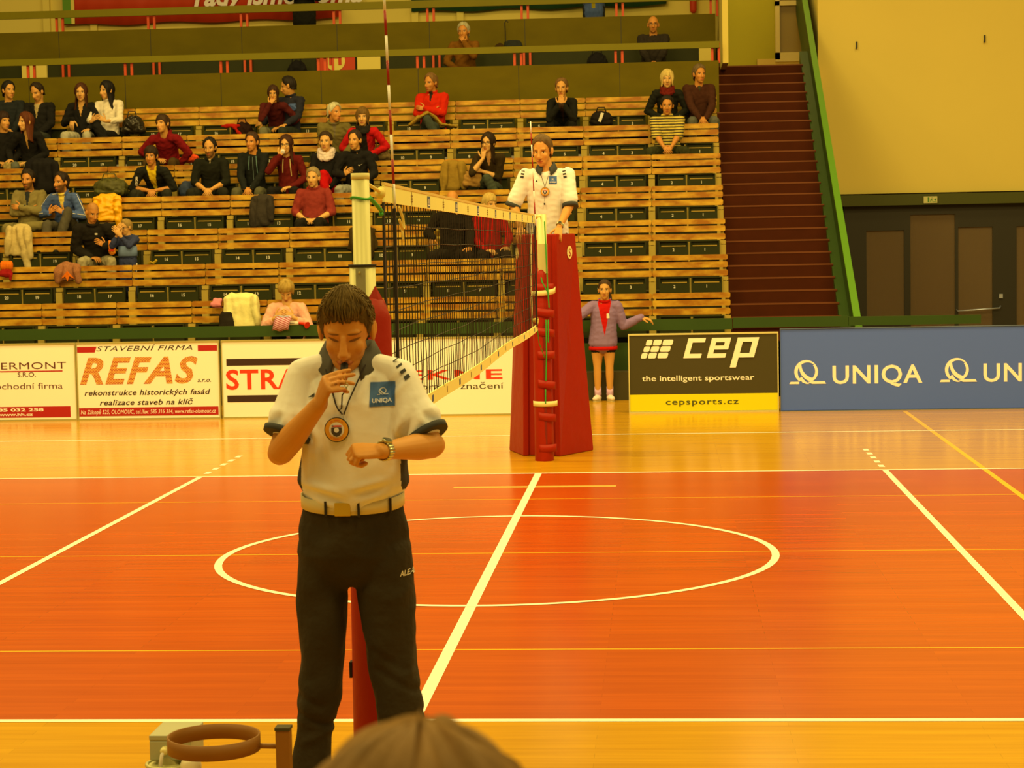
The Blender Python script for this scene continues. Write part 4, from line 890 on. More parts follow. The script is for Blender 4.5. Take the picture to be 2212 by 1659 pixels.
    for i in (0, 1): E[i], Wr[i] = ik(S[i], Wt[i], hint[i], .285, .265)
    hip = [P+tx*-.085-np.array([0, 0, .01]), P+tx*.085-np.array([0, 0, .01])]
    def knee(x, f, z): return P+tx*x+fw*f+np.array([0, 0, z])
    fz_ = flz+.085
    if legp == 'sit': K = [knee(-spread, .44, .01), knee(spread, .44, .01)]; An = [np.array([*(knee(-spread*.9, .42, 0)[:2]), fz_]), np.array([*(knee(spread*.9, .42, 0)[:2]), fz_])]
    elif legp == 'crossl': K = [knee(.03, .45, .13), knee(.10, .42, .02)]; An = [knee(.24, .40, -.28), np.array([*(knee(.08, .40, 0)[:2]), fz_])]     # viewer-left leg over
    elif legp == 'crossr': K = [knee(-.10, .42, .02), knee(-.03, .45, .13)]; An = [np.array([*(knee(-.08, .40, 0)[:2]), fz_]), knee(-.24, .40, -.28)]
    elif legp == 'figure4': K = [knee(-.20, .42, .03), knee(.28, .34, .05)]; An = [np.array([*(knee(-.18, .42, 0)[:2]), fz_]), knee(-.06, .47, .03)]
    elif legp == 'up': K = [knee(-.12, .40, .06), knee(.17, .33, .24)]; An = [knee(-.10, .50, -.27), knee(.08, .52, -.27)]
    elif legp == 'kneeup': K = [knee(-.16, .43, .02), knee(.02, .36, .24)]; An = [np.array([*(knee(-.16, .42, 0)[:2]), fz_]), knee(.06, .47, -.22)]
    if legp == 'tuck': K = [knee(-.13, .20, .02), knee(.13, .20, .02)]; An = [np.array([*(knee(-.12, -.02, 0)[:2]), fz_]), np.array([*(knee(.12, -.02, 0)[:2]), fz_])]
    toe = [nrm(fw+tx*-.25), nrm(fw+tx*.25)]
    if legp == 'crossl': toe[0] = nrm(fw*.3+tx)
    if legp == 'crossr': toe[1] = nrm(fw*.3-tx)
    J = dict(H=H, A=A, N=N, P=P, mid=mid, ch=ch, tx=tx, S=S, E=E, W=Wr, hand=hand, hip=hip, K=K, An=An, toe=toe, fw=fw)
    return dress(J, label, (P[0], Y0, flz), dict(row=row, top=top, legs=legs, hair=hair, hc=hc, skin=skin, beard=beard, b=b, hs=hs, sleeve=sleeve, inner=inner, collar=collar, hood=hood, glass=glass, bun=bun, vol=vol, scalp=scalp, kb=kb, foot=foot, puff=puff, hands=hands, extra=extra, brow=brow, topmat=topmat, legmat=legmat, amp=amp, lift=lift), group='spectators seated in the stand')
def dress(J, label, root_loc, o, group=None, vox=.009, cvox=.012, leglen=1.0, shoe=True, handremesh=False, skinm=None):
    org = np.array(root_loc, float); sd = len(PEOPLE)+1; hs = o['hs']; b = o['b']
    key = '%s_%s_%s_%s_%s' % (o['skin'], o['hc'], o['beard'], o['scalp'], o.get('closed', False))
    sm = skinm or skin_mat(key, SKN[o['skin']], brow=o['brow'] or tuple(int(c*.8+20) for c in o['hc']), beard=o['beard'], scalp=o['scalp'], kb=o['kb'], closed=o.get('closed', False))
    hands = o['hands'] or ((.32, .36, .4, .46), (.32, .36, .4, .46))
    v, f, hp = body_mesh(J, b=b, hs=hs, vox=vox, hands=hands, handremesh=handremesh)
    root = mesh_obj('person', v, f, sm, None, org, attr=hp); tag(root, label, 'person', group)
    root['label'] = label
    J['root'] = root; J['org'] = org; PEOPLE[label] = J
    if o.get('row') and o['row'] < 8 and not o.get('stand'): SEATED[o['row']].append(org[0])
    tm = o['topmat'] or cloth(o['top']); lm = o['legmat'] or cloth(o['legs'])
    v, f = top_mesh(J, b=b, vox=cvox, amp=o.get('topamp', .005), sleeve=o['sleeve'], collar=o['collar'], hood=o['hood'], seed=sd, puff=o['puff'], hem=o.get('hem', .08))
    if o['inner'] and isinstance(f, np.ndarray):
        wid, rgb = o['inner'][:2]; low = o['inner'][2] if len(o['inner']) > 2 else -.3; N, P, tx, fw = J['N'], J['P'], J['tx'], J['fw']; Lh = N[2]-P[2]
        def cond(c):
            x = (c-N)@tx; h = (c[:, 2]-P[2])/Lh; fwd = (c-(P+(N-P)*np.clip(h, 0, 1)[:, None]))@fw; ww = wid*np.clip((h-low)/(1-low), 0, 1) if low > -.2 else wid
            return (np.abs(x) < ww) & (fwd > .03) & (h > max(low, -.1)) & (h < o.get('neck', 1.06))
        (v1, f1), (v, f) = split(v, f, cond)
        if len(f1): mesh_obj('shirt', v1, f1, cloth(rgb), root, org)
    J['topobj'] = mesh_obj(o.get('topname', 'jacket' if o['inner'] or o['collar'] else 'sweater'), v, f, tm, root, org)
    v, f = leg_mesh(J, b=b, vox=cvox, seed=sd, length=leglen, infl=o.get('leginfl', .012), amp=o.get('legamp', .005)); J['legobj'] = mesh_obj(o.get('legname', 'trousers'), v, f, lm, root, org)
    H, A = J['H'], J['A']
    if o['hair']:
        V, F = hair_shell(H, A, hs, o['hair'], o['vol'], seed=sd, amp=o['amp'], lift=o['lift']); hair = mesh_obj('hair', V, F, hair_mat(o['hc']), root, org)
        if o['bun']:
            c, r = o['bun']; q = MB(); q.ell(H+A@(np.array(c)*hs), (r, r, r), A=A); q.build('hair_bun', hair_mat(o['hc']), hair, True, org=org)
    if o['glass']: glasses(H, A, hs, None, root, org)
    if shoe: shoes(J, root, org, cloth(o['foot']), mat('sole_%d' % (o['foot'][0] > 120), (190, 150, 70) if o['foot'][0] > 120 else (30, 24, 10), rough=.8))
    if o['extra']: o['extra'](J, root, org)
    return J
def drape_part(name, mb, m, J): return mb.build(name, m, J['root'], True, org=J['org'])
# ------------------------------------------------------------------ who sits where
def scarf(rgb, r=.032, w=.085, drop=.05):
    def fn(J, root, org):
        N, tx, fw = J['N'], J['tx'], J['fw']; P = []
        for rr, dz in ((w, 0), (w*1.06, -.035), (w*.95, .03)):
            q = [N+tx*rr*math.cos(a)+fw*(rr*.95*math.sin(a)+.015)+np.array([0, 0, .015+dz-drop*max(0, math.sin(a))]) for a in np.linspace(0, 2*np.pi, 20)]; P.append(tube(q, r, (0, 0, 1), 8))
        v, nn, f = remesh(P, .010, 2); v = folds(v, nn, .006, .05, 3); mesh_obj('scarf', v, f, cloth(rgb), root, org)
    return fn
def hood_strings(rgb, n2=None):
    def fn(J, root, org):
        T = bvh(J['topobj'], org); b = MB(); N = J['N']
        for dx, ln in ((-.05, .19), (.05, .24)):
            P = []
            for t in np.linspace(0, 1, 7):
                x, z = N[0]+dx*(1+.25*t), N[2]-.05-ln*t; h = T.ray_cast(Vector((x, N[1]-.7, z)), Vector((0, 1, 0)), 1.2); y = h[0].y-.004 if h[0] else N[1]-.12; P.append((x, y, z))
            b.tube(P, .006, n=6)
        b.build('drawstring', cloth(rgb), root, True, org=org)
        if n2:
            b = MB(); P = []
            for t in np.linspace(0, 1, 9):
                x, z = N[0], N[2]-.06-.42*t; h = T.ray_cast(Vector((x, N[1]-.7, z)), Vector((0, 1, 0)), 1.2); P.append((x, h[0].y-.003 if h[0] else N[1]-.12, z))
            b.tube(P, .0045, n=5); b.build('zip', cloth(n2), root, True, org=org)
    return fn
def cup(label, rgb, dx=0, dz=0):
    def fn(J, root, org):
        c = J['H']+J['A']@np.array([-.01+dx, -.085+dz, .135]); e = empty('paper_cup', c, label, 'cup'); b = MB(); ax = np.array([.1, -.85, -.45]); b.tube([c+ax*.055, c-ax*.03], [.027, .037], n=14, cap=False); b.build('cup_wall', cloth(rgb), e, True, org=c)
    return fn
def patch(shapes_fn, dx, dz, mats, rot=0, name='emblem'):
    def fn(J, root, org):
        T = bvh(J['topobj'], org); N = J['N']; decal(name, T, shapes_fn(), N[0]+dx, N[2]+dz, N[1], mats, J['topobj'], org, rot)
    return fn
def many(*fs):
    def fn(J, root, org): [q(J, root, org) for q in fs]
    return fn
NAVY = (34, 32, 20); BLK_ = (28, 22, 10); JEAN = (84, 76, 40); LJEAN = (132, 112, 58); KHAKI = (122, 96, 36); OLV = (104, 84, 24)
LBLUE = mat('cloth_royal_blue', (0, 0, 0), base=(.055, .11, .36, 1), rough=.85, bump=(20, .3, .02)); DBLUE = mat('cloth_deep_blue', (0, 0, 0), base=(.022, .034, .12, 1), rough=.85, bump=(20, .3, .02)); SBLUE = mat('cloth_sky_blue', (0, 0, 0), base=(.16, .26, .55, 1), rough=.85)
VIOL = mat('cloth_violet', (0, 0, 0), base=(.24, .16, .40, 1), rough=.8, bump=(20, .3, .02))
STRIPE = mat('cloth_striped_polo', (210, 160, 40), rough=.9); nt = STRIPE.node_tree; tc = nt.nodes.new('ShaderNodeTexCoord'); sx = nt.nodes.new('ShaderNodeSeparateXYZ'); nt.links.new(tc.outputs['Object'], sx.inputs[0])
sn = mth(nt, 'SINE', mth(nt, 'MULTIPLY', sx.outputs[2], 2*math.pi/.042)); gt = mth(nt, 'GREATER_THAN', sn, .1); nt.links.new(mixc(nt, gt, C(204, 158, 44), C(52, 40, 16)), nt.nodes['Principled BSDF'].inputs['Base Color'])
CAMO = mat('cloth_blotched', (150, 112, 40), rough=.9, noise=(30, .7)); FLORAL = mat('cloth_floral', (120, 84, 30), rough=.9, noise=(60, .8))
R7 = 7
seated('man with short dark hair in dark sweater, leftmost in the top row, facing right', 7, 19, 195, yaw=48, top=NAVY, legs=JEAN, hc=(30, 22, 8), arms='clasp', b=1.1)
seated('man with receding hair in dark jacket looking down, second from left in the top row', 7, 80, 199, yaw=-22, pitch=24, roll=6, top=BLK_, legs=(58, 52, 28), hair='receding', hc=(44, 28, 8), arms='lap', b=1.15, beard=((110, 66, 16), .25), inner=(.05, (170, 130, 60), .55))
seated('woman with long brown hair in black top and pale jeans, gesturing with one hand', 7, 175, 200, yaw=6, top=BLK_, legs=(178, 150, 92), hair='long', hc=(74, 34, 6), arms=('gesture', 'knee'), skin='c', inner=(.05, (196, 130, 46), .6))
seated('woman with long black hair in cream cardigan, looking left, legs crossed', 7, 230, 195, yaw=-38, pitch=6, top=(232, 192, 100), legs=BLK_, hair='long', hc=(26, 18, 8), arms=('hold', 'hold'), skin='c', legp='crossl', collar=.05, sleeve=.82, part=-10)
seated('girl in dark red top and jeans with hand at her mouth, top row', 7, 590, 202, yaw=4, pitch=8, top=(78, 20, 8), legs=(112, 96, 48), hair='mid', hc=(62, 32, 8), arms=('mouth', 'lap'), b=.85, hs=.96, spread=.15, foot=(150, 110, 40))
def bluepatch(): v, f = rrect(-.07, -.05, .07, .06, .03); return [(v, f, 0)]
seated('man in navy sweater seen in profile, leaning towards the girl in dark red', 7, 622, 186, yaw=-88, pitch=14, roll=0, top=NAVY, topmat=mat('cloth_navy', (0,0,0), base=(.010, .012, .03, 1), rough=.9), legs=(48, 46, 24), hc=(36, 24, 8), hair='crop', arms=(('P', -.34, .18, .16, (-.9, .3, -.1)), 'knee'), b=1.1, collar=.045, part=-24, extra=patch(bluepatch, .05, -.17, [LBLUE]))
seated('heavy man in red pullover with arms crossed, top row, looking left', 7, 930, 179, yaw=-34, pitch=6, top=(196, 30, 2), legs=(62, 60, 34), hair='crop', hc=(120, 76, 24), arms='crossed', b=1.22, legp='crossl', collar=.045, skin='b', beard=((120, 70, 20), .3), inner=(.03, (44, 32, 14), .72), hipdx=.02)
seated('woman in black coat with hands clasped at her chin, alone in the top row', 7, 1213, 190, yaw=-6, pitch=4, top=(26, 22, 8), legs=(26, 22, 8), hair='crop', hc=(112, 70, 20), arms=(('H', -.03, .12, -.26, (.3, 0, 1)), ('H', .03, .12, -.26, (-.3, 0, 1))), inner=(.05, (60, 36, 12), .1), b=.95)
seated('blond woman in black coat with dark red scarf in the top row', 7, 1441, 171, yaw=2, top=(28, 24, 8), legs=(30, 26, 12), hair='bob', hc=(206, 156, 62), arms='lap', skin='c', extra=scarf((104, 22, 6)), b=1.02)
seated('man in brown sweater and grey trousers at the right end of the top row', 7, 1511, 160, yaw=24, pitch=2, top=(66, 30, 8), legs=(92, 80, 48), hair='short', hc=(104, 74, 30), arms='clasp', b=1.12, skin='b', inner=(.02, (52, 54, 20), .8), lean=.12)
seated('dark haired young man in black top cut off by the left edge', 6, 8, 262, yaw=52, top=BLK_, legs=(94, 84, 50), hc=(50, 26, 8), hair='fringe', arms='lap', b=.95)
seated('laughing woman with long auburn hair in black top and blotched trousers', 6, 55, 263, yaw=-42, pitch=2, top=BLK_, legs=(150, 112, 40), legmat=CAMO, hair='long', hc=(92, 38, 6), arms=('knee', 'lap'), skin='c', inner=(.035, (200, 132, 44), .5), lean=.2)
seated('woman in maroon hooded top leaning on her straight arm, brown trousers', 6, 351, 268, yaw=-24, pitch=-4, roll=8, top=(124, 16, 10), legs=(74, 48, 10), hair='fringe', hc=(60, 34, 8), arms=('lap', ('P', .20, .12, -.02, (.2, .3, -.9))), hood=True, b=1.05, hipdx=.0, spread=.2)
seated('grey haired man in olive grey jacket looking right, second row from the top', 6, 723, 243, yaw=52, pitch=2, roll=-6, top=(112, 88, 28), legs=(40, 34, 14), hair='crop', hc=(190, 160, 92), arms='clasp', b=1.2, collar=.05, skin='b', inner=(.03, (108, 84, 40), .5), lean=.2)
seated('smiling woman with brown bob in red cardigan and black scarf', 6, 783, 253, yaw=2, top=(190, 20, 10), legs=BLK_, hair='bob', hc=(112, 72, 16), arms=('lap', 'lap'), skin='c', inner=(.055, (36, 28, 12)), extra=scarf((38, 30, 14), r=.026), b=.98)
seated('man in brown striped polo shirt with hands clasped between his knees', 6, 1441, 228, yaw=0, pitch=4, top=(210, 160, 44), topmat=STRIPE, legs=(52, 46, 12), hair='short', hc=(36, 24, 8), arms='clasp', b=1.2, sleeve=.5, spread=.26, skin='b', collar=.04)
def skate(): v, f = text2d('ecko', h=.05, bold=.04); return [(v, f, 0)]
seated('man in yellow tee shirt and open dark jacket with white sleeve lettering', 5, 326, 337, yaw=-4, pitch=6, top=(32, 28, 12), legs=(44, 38, 16), hair='fringe', hc=(48, 28, 8), arms='clasp', sleeve=.62, inner=(.075, (226, 170, 12), -.1), b=1.05, spread=.24, hood=True, skin='b', extra=patch(skate, -.235, -.13, [NUMW], -1.75, 'sleeve_lettering'))
seated('bearded man in black shirt with hands clasped, left of the drawstring hoodie', 5, 453, 319, yaw=-4, pitch=10, top=(30, 26, 8), legs=(38, 32, 12), hair='receding', hc=(34, 22, 8), beard=((60, 36, 10), .7), arms='clasp', sleeve=.66, b=1.2, spread=.24, collar=.04, inner=(.016, (190, 150, 80), .86))
seated('young man in black hoodie with pale blue drawstrings', 5, 544, 307, yaw=-16, top=(28, 26, 12), legs=(90, 76, 36), hair='short', hc=(60, 34, 10), arms='clasp', hood=True, extra=hood_strings((112, 128, 92), (110, 112, 80)), skin='b', lean=.12)
seated('girl in maroon hoodie drinking from a white cup', 5, 618, 313, yaw=-6, pitch=2, top=(96, 18, 6), legs=BLK_, hair='long', hc=(64, 30, 8), arms=(('H', -.07, .16, -.17, (.5, .0, .85)), 'lap'), hood=True, glass=True, extra=many(hood_strings((226, 180, 84)), cup('white paper cup held at the mouth of the girl in the maroon hoodie', (230, 200, 120))), skin='c', b=.95)
seated('woman with cream loop scarf, pulled back hair and bright red trousers', 5, 703, 306, yaw=-4, top=BLK_, legs=(190, 10, 4), hair='back', hc=(58, 36, 10), arms=('lap', 'lap'), legp='kneeup', skin='c', extra=scarf((222, 178, 102), r=.036, w=.10, drop=.08), b=.92)
def swoosh(): return [([(-.035, .0), (-.018, -.012), (.035, .02), (-.012, -.001), (-.026, .006)], [(0, 1, 2, 3, 4)], 0)]
seated('young man in black sweater with small white chest mark and grey jeans', 5, 766, 303, yaw=-18, pitch=2, top=BLK_, legs=(150, 130, 84), hair='crop', hc=(52, 32, 12), arms=('hold', 'knee'), collar=.04, b=1.08, extra=patch(swoosh, .07, -.20, [NUMW]), skin='a', lean=.12)
seated('woman with glasses and long dark hair, cheek on her hand and legs crossed', 5, 1054, 308, yaw=-20, pitch=4, roll=-4, top=(52, 34, 6), legs=(64, 62, 32), hair='long', hc=(46, 26, 6), arms=('chin', ('P', -.08, .26, .24, (-.9, .2, .2))), glass=True, legp='crossl', sleeve=.62, skin='c', inner=(.045, (170, 108, 40), .6))
seated('bearded man in taupe V neck sweater with arms folded', 4, 60, 388, yaw=-8, pitch=4, top=(130, 102, 40), legs=KHAKI, hair='short', hc=(40, 26, 8), beard=((74, 44, 10), .75), arms='crossed', legp='figure4', b=1.12, skin='b', inner=(.045, (44, 42, 28), .55))
def piping(J, root, org):
    T = bvh(J['topobj'], org); N = J['N']; b = MB()
    for sg in (-1, 1):
        S, E, Wr = J['S'][1 if sg > 0 else 0], J['E'][1 if sg > 0 else 0], J['W'][1 if sg > 0 else 0]; o_ = np.array([sg*.058, -.03, .01]); b.tube([N+np.array([sg*.075, -.03, 0]), S+o_*np.array([.6, 1, 4]), S*.5+E*.5+o_, E+o_, E*.3+Wr*.7+o_*.8], .006, n=5)
    b.build('piping', NUMW, root, True, org=org)
seated('bearded man in blue track jacket with one knee drawn up', 4, 131, 394, yaw=-30, pitch=2, top=(60, 84, 130), topmat=LBLUE, legs=(82, 66, 34), hair='crop', hc=(40, 24, 8), beard=((58, 34, 8), .8), arms=('hold', 'hold'), legp='up', collar=.05, inner=(.05, (226, 176, 50), .45), skin='b', extra=piping, foot=(44, 34, 12), b=1.05)
seated('older woman in dull rose sweater, alone in the row, hands folded', 4, 676, 384, yaw=-6, pitch=2, top=(140, 44, 22), legs=(32, 24, 8), hair='back', hc=(150, 112, 52), arms='lap', sleeve=.66, skin='c', b=1.16, collar=.045, spread=.14, lean=.03)
def sidestripe(J, root, org):
    T = bvh(J['legobj'], org); b = MB(); K, hp = J['K'][0], J['hip'][0]
    for d in (-.02, 0, .02):
        P = [hp*(1-t)+K*t+np.array([-.085+.01*t, -.02-d*.2, .05+d]) for t in np.linspace(.25, 1, 6)]+[K*(1-t)+J['An'][0]*t+np.array([-.045+d*.6, -.055, 0]) for t in np.linspace(.2, .8, 5)]
        b.tube(P, .005, n=5)
    b.build('side_stripe', cloth((44, 34, 14)), root, True, org=org)
def ovalmark(): v, f = rrect(-.018, -.011, .018, .011, .005); return [(v, f, 0)]
seated('bald man in black jacket and grey track trousers beside the small boy', 3, 200, 459, yaw=42, pitch=24, top=(30, 22, 8), legs=(158, 128, 68), hair=None, skin='b', hc=(60, 40, 16), scalp=((110, 74, 26), .35), arms=('lap', 'hold'), b=1.2, collar=.055, puff=.012, extra=many(sidestripe, patch(ovalmark, .06, -.13, [NUMW])), spread=.2, lean=.22)
seated('bald man in black jacket sitting behind the net', 3, 977, 433, yaw=0, top=(30, 20, 6), legs=(34, 24, 8), hair=None, skin='b', hc=(80, 50, 20), arms=(('P', -.26, .22, .26, (-.2, .3, -.9)), 'knee'), b=1.25, collar=.05, spread=.25)
seated('woman with short blond hair in red pullover sitting behind the net', 3, 1058, 441, yaw=42, pitch=6, top=(160, 16, 4), legs=(30, 22, 8), hair='fringe', hc=(190, 140, 50), arms=('lap', 'knee'), skin='c', legp='sit')
def knitting(J, root, org):
    c = (J['W'][0]+J['W'][1])/2+np.array([.0, -.05, -.02]); e = empty('knitting', c, 'pink striped knitting held by the woman in the front row', 'knitting'); b = MB(); n_ = 7; v = []
    for i in range(n_+1):
        for j in range(6): v.append(c+np.array([-.10+.2*i/n_-.01*j, -.02-.03*math.sin(j*.7)-.02*math.sin(i*.9), .035-.035*j+.01*math.sin(i*1.3)]))
    b.add(v, [(i*6+j, i*6+j+1, (i+1)*6+j+1, (i+1)*6+j) for i in range(n_) for j in range(5)])
    m = mat('knit_pink', (226, 150, 96), rough=.95); nt = m.node_tree
    if len(nt.nodes) < 4:
        tc = nt.nodes.new('ShaderNodeTexCoord'); sx = nt.nodes.new('ShaderNodeSeparateXYZ'); nt.links.new(tc.outputs['Object'], sx.inputs[0]); s_ = mth(nt, 'GREATER_THAN', mth(nt, 'SINE', mth(nt, 'MULTIPLY', mth(nt, 'ADD', sx.outputs[2], mth(nt, 'MULTIPLY', sx.outputs[0], .5)), 2*math.pi/.028)), .2); nt.links.new(mixc(nt, s_, C(232, 160, 104), C(170, 60, 48)), nt.nodes['Principled BSDF'].inputs['Base Color'])
    o = b.build('knitted_piece', m, e, True, org=c); q = o.modifiers.new('s', 'SOLIDIFY'); q.thickness = .012
    b = MB(); b.tube([c+np.array([-.14, 0, .06]), c+np.array([.12, -.02, .03])], .003, n=6); b.tube([c+np.array([-.10, -.02, .03]), c+np.array([.15, 0, .06])], .003, n=6); b.build('needle', STEEL, e, org=c)
seated('woman with short blond hair in pink sweater knitting in the front row', 1, 618, 628, yaw=4, pitch=42, top=(234, 152, 96), legs=(32, 28, 16), hair='fringe', hc=(172, 124, 40), arms=('hold', 'hold'), skin='c', b=1.15, sleeve=.86, extra=knitting, vol=.022, lean=.10, Ys=13.62-.85-.08, legp='tuck')
seated('grey haired man in brown jacket in the gallery with hand at his mouth', 8, 1001, 68, yaw=-10, pitch=4, top=(122, 68, 6), legs=(104, 96, 52), hair='short', hc=(176, 148, 84), arms=('lap', 'mouth'), skin='b', collar=.045, b=1.12)
seated('bald man with glasses in dark jacket in the gallery near the stairs', 8, 1411, 53, yaw=0, top=(44, 32, 14), legs=(40, 32, 16), hair=None, skin='b', hc=(60, 40, 16), glass=True, arms='clasp', b=1.25, beard=((90, 56, 16), .25))
# ------------------------------------------------------------------ standing people
DEF = dict(hair='short', hc=(44, 28, 8), skin='a', beard=None, b=1.0, hs=1.0, sleeve=1.0, inner=None, collar=None, hood=False, glass=False, bun=None, vol=.014, scalp=None, kb=.75, foot=(34, 26, 10), puff=0.0, hands=None, extra=None, brow=None, topmat=None, legmat=None, amp=.05, lift=0.0, stand=True)
def standing(label, H, A, zf, x, y, s=1.0, hipw=.09, shw=.18, arms=None, stance=.11, knees=None, ty=0.0, **k):
    """upright figure: H head centre, zf floor height, pelvis at (x, y); arms = two (elbow hint, wrist, hand)"""
    o = dict(DEF); o.update({q: v for q, v in k.items() if q in DEF or q in ('top', 'legs', 'closed', 'topname', 'legname', 'hem', 'topamp', 'neck', 'leginfl', 'legamp')})
    tx = np.array([math.cos(ty), math.sin(ty), 0]); fw = np.array([tx[1], -tx[0], 0]); hs = o['hs']
    N = H+np.array([0, .045*hs, -.165*hs]) if 'N' not in k else k['N']
    P = np.array([x, y, zf+(N[2]-zf)*k.get('pk', .615)]); mid = P+(N-P)*.42+np.array([0, .0, 0]); ch = P+(N-P)*.76+np.array([0, .01, 0])
    S = [N-tx*shw-np.array([0, 0, .055*s]), N+tx*shw-np.array([0, 0, .055*s])]; E = [0, 0]; Wr = [0, 0]; hand = [0, 0]
    l1, l2 = (.295*s, .27*s) if 'l' not in k else k['l']
    for i in (0, 1):
        hint, w, hd = arms[i]; E[i], Wr[i] = ik(S[i], np.array(w, float), np.array(hint, float), l1, l2); hand[i] = hd
    hip = [P-tx*hipw-np.array([0, 0, .02]), P+tx*hipw-np.array([0, 0, .02])]
    An = [np.array([x-stance, y+.02, zf+.085]), np.array([x+stance, y+.02, zf+.085])]
    K = [(h*.5+a*.5)+np.array([0, -.02, .02]) for h, a in zip(hip, An)]
    if knees: K = [np.array(q) for q in knees]
    J = dict(H=H, A=A, N=N, P=P, mid=mid, ch=ch, tx=tx, S=S, E=E, W=Wr, hand=hand, hip=hip, K=K, An=An, toe=[nrm(fw-tx*.2), nrm(fw+tx*.2)], fw=fw)
    kk = {q: k[q] for q in ('vox', 'cvox', 'leglen', 'shoe', 'handremesh', 'skinm', 'group') if q in k}
    return dress(J, label, (x, y, zf), o, **kk)
# small boy on the tread of the third row
H = at(272, 491, 14.02); z = fz(3); A = axes(-38, 12)
boy = standing('small boy with glasses in blue top standing next to the bald man', H, A, z, H[0]+.005, 14.05, s=.62, hipw=.055, shw=.105, stance=.06, l=(.185, .17), N=H+np.array([.01, .03, -.135]), b=.72, hs=.86, hc=(150, 106, 36), skin='c', hair='crop', glass=True, top=(40, 48, 60), topmat=DBLUE, legs=(40, 48, 60), legmat=DBLUE, collar=.03, pk=.66, hem=-.03,
    arms=(((-.5, .2, -1), H+np.array([-.09, -.13, -.10]), ((.3, -.3, .8), (-.3, -.8, .2), -1)), ((.6, 0, -1), H+np.array([-.03, -.16, -.12]), ((-.5, -.3, .7), (.3, -.8, .2), 1))), sleeve=.85)
b = MB(); P_, N_ = boy['P'], boy['N']
v, f = tube([P_+np.array([0, 0, .03]), P_+np.array([0, 0, .10]), P_+np.array([0, 0, .17])], [(.136, .106), (.135, .105), (.128, .100)], (1, 0, 0), 18, cap=False); mesh_obj('hem_panel', v, f, SBLUE, boy['root'], boy['org'])
b = MB(); K, An = boy['K'][1], boy['An'][1]
for d in (0, .018): b.tube([boy['hip'][1]+np.array([.068, -.01+d, -.05]), K+np.array([.058, -.02+d, 0]), An+np.array([.05, -.02+d, .05])], .006, n=5)
b.build('side_stripe', NUMW, boy['root'], True, org=boy['org'])
# girl by the front wall
H = at(1306, 626, 11.98); A = axes(-2, 0); y = 12.02
girl = standing('girl in violet jacket over red shirt and dark shorts standing by the green wall', H, A, 0.0, .365, y, s=.9, hipw=.075, shw=.155, stance=.075, N=H+np.array([-.005, .035, -.152]), b=1.06, hs=.97, hc=(70, 42, 14), skin='c', hair='back', top=(120, 80, 90), topmat=VIOL, legs=(34, 30, 12), inner=(.085, (190, 16, 4), .12), collar=.035, leglen=.26, foot=(232, 190, 104), vox=.0075, cvox=.006, legname='shorts', topamp=.002, neck=1.25, leginfl=.002, legamp=.001, hem=.045,
    arms=(((-.6, .2, -.6), (.08, 12.12, 1.02), ((-.6, .4, -.5), (-.3, -.5, .8), -1)), ((.5, .1, -1), (.84, 12.05, 1.035), ((.95, -.05, -.2), (.1, -.25, .95), 1))), skinm=skin_mat('girl', (204, 134, 48), brow=(70, 44, 16)),
    bun=((-.0, .02, -.125), .045))
P = girl['P']; b = MB(); b.tube([girl['H']+girl['A']@np.array([.02, .02, -.15]), girl['H']+np.array([.06, .10, -.10]), girl['H']+np.array([.075, .09, -.20])], [.03, .028, .012]); b.build('ponytail', hair_mat((70, 42, 14)), girl['root'], True, org=girl['org'])
v, f = tube([P+np.array([0, 0, -.118]), P+np.array([0, 0, -.075])], [(.180, .138), (.178, .136)], (1, 0, 0), 22, cap=False); o_ = mesh_obj('shirt_hem', v, f, cloth((190, 16, 4)), girl['root'], girl['org']); q = o_.modifiers.new('s', 'SOLIDIFY'); q.thickness = .006
for i in (0, 1):
    A_ = girl['An'][i]; v, f = tube([A_+np.array([0, 0, -.02]), A_+np.array([0, 0, .10])], [.043, .042], (1, 0, 0), 12, cap=False); mesh_obj('sock', v, f, cloth((222, 160, 128)), girl['root'], girl['org'])
v, f = rrect(-.018, -.03, .018, .03, .008); T = bvh([c for c in girl['root'].children if c.name.startswith('shirt')][0], girl['org']); decal('shirt_emblem', T, [(v, f, 0)], girl['N'][0]+.045, girl['N'][2]-.17, girl['N'][1], [NUMW], girl['root'], girl['org'])
# gallery standers
H = at(655, -62, 21.5); standing('person in black behind the upper gallery rail, cut off by the top', H, axes(0), 5.1, H[0], 21.5, b=1.2, top=(28, 22, 8), legs=(32, 26, 10), arms=(((-.6, 0, -1), (H[0]-.05, 21.2, 6.32), ((.8, -.2, .3), (0, -.8, .4), -1)), ((.7, 0, -1), (H[0]+.1, 21.2, 6.25), ((-.8, -.2, .3), (0, -.8, .4), 1))), hem=.2)
H = at(1281, -75, 21.4); st_ = standing('person in blue jacket behind the upper gallery rail, cut off by the top', H, axes(0), 5.1, H[0], 21.4, b=1.12, top=(40, 70, 90), topmat=LBLUE, legs=(44, 40, 24), arms=(((-.6, 0, -1), (H[0]-.14, 21.1, 6.1), ((.8, -.2, .3), (0, -.8, .4), -1)), ((.7, 0, -1), (H[0]+.14, 21.1, 6.1), ((-.8, -.2, .3), (0, -.8, .4), 1))), hem=.28, inner=(.035, (150, 120, 10)))
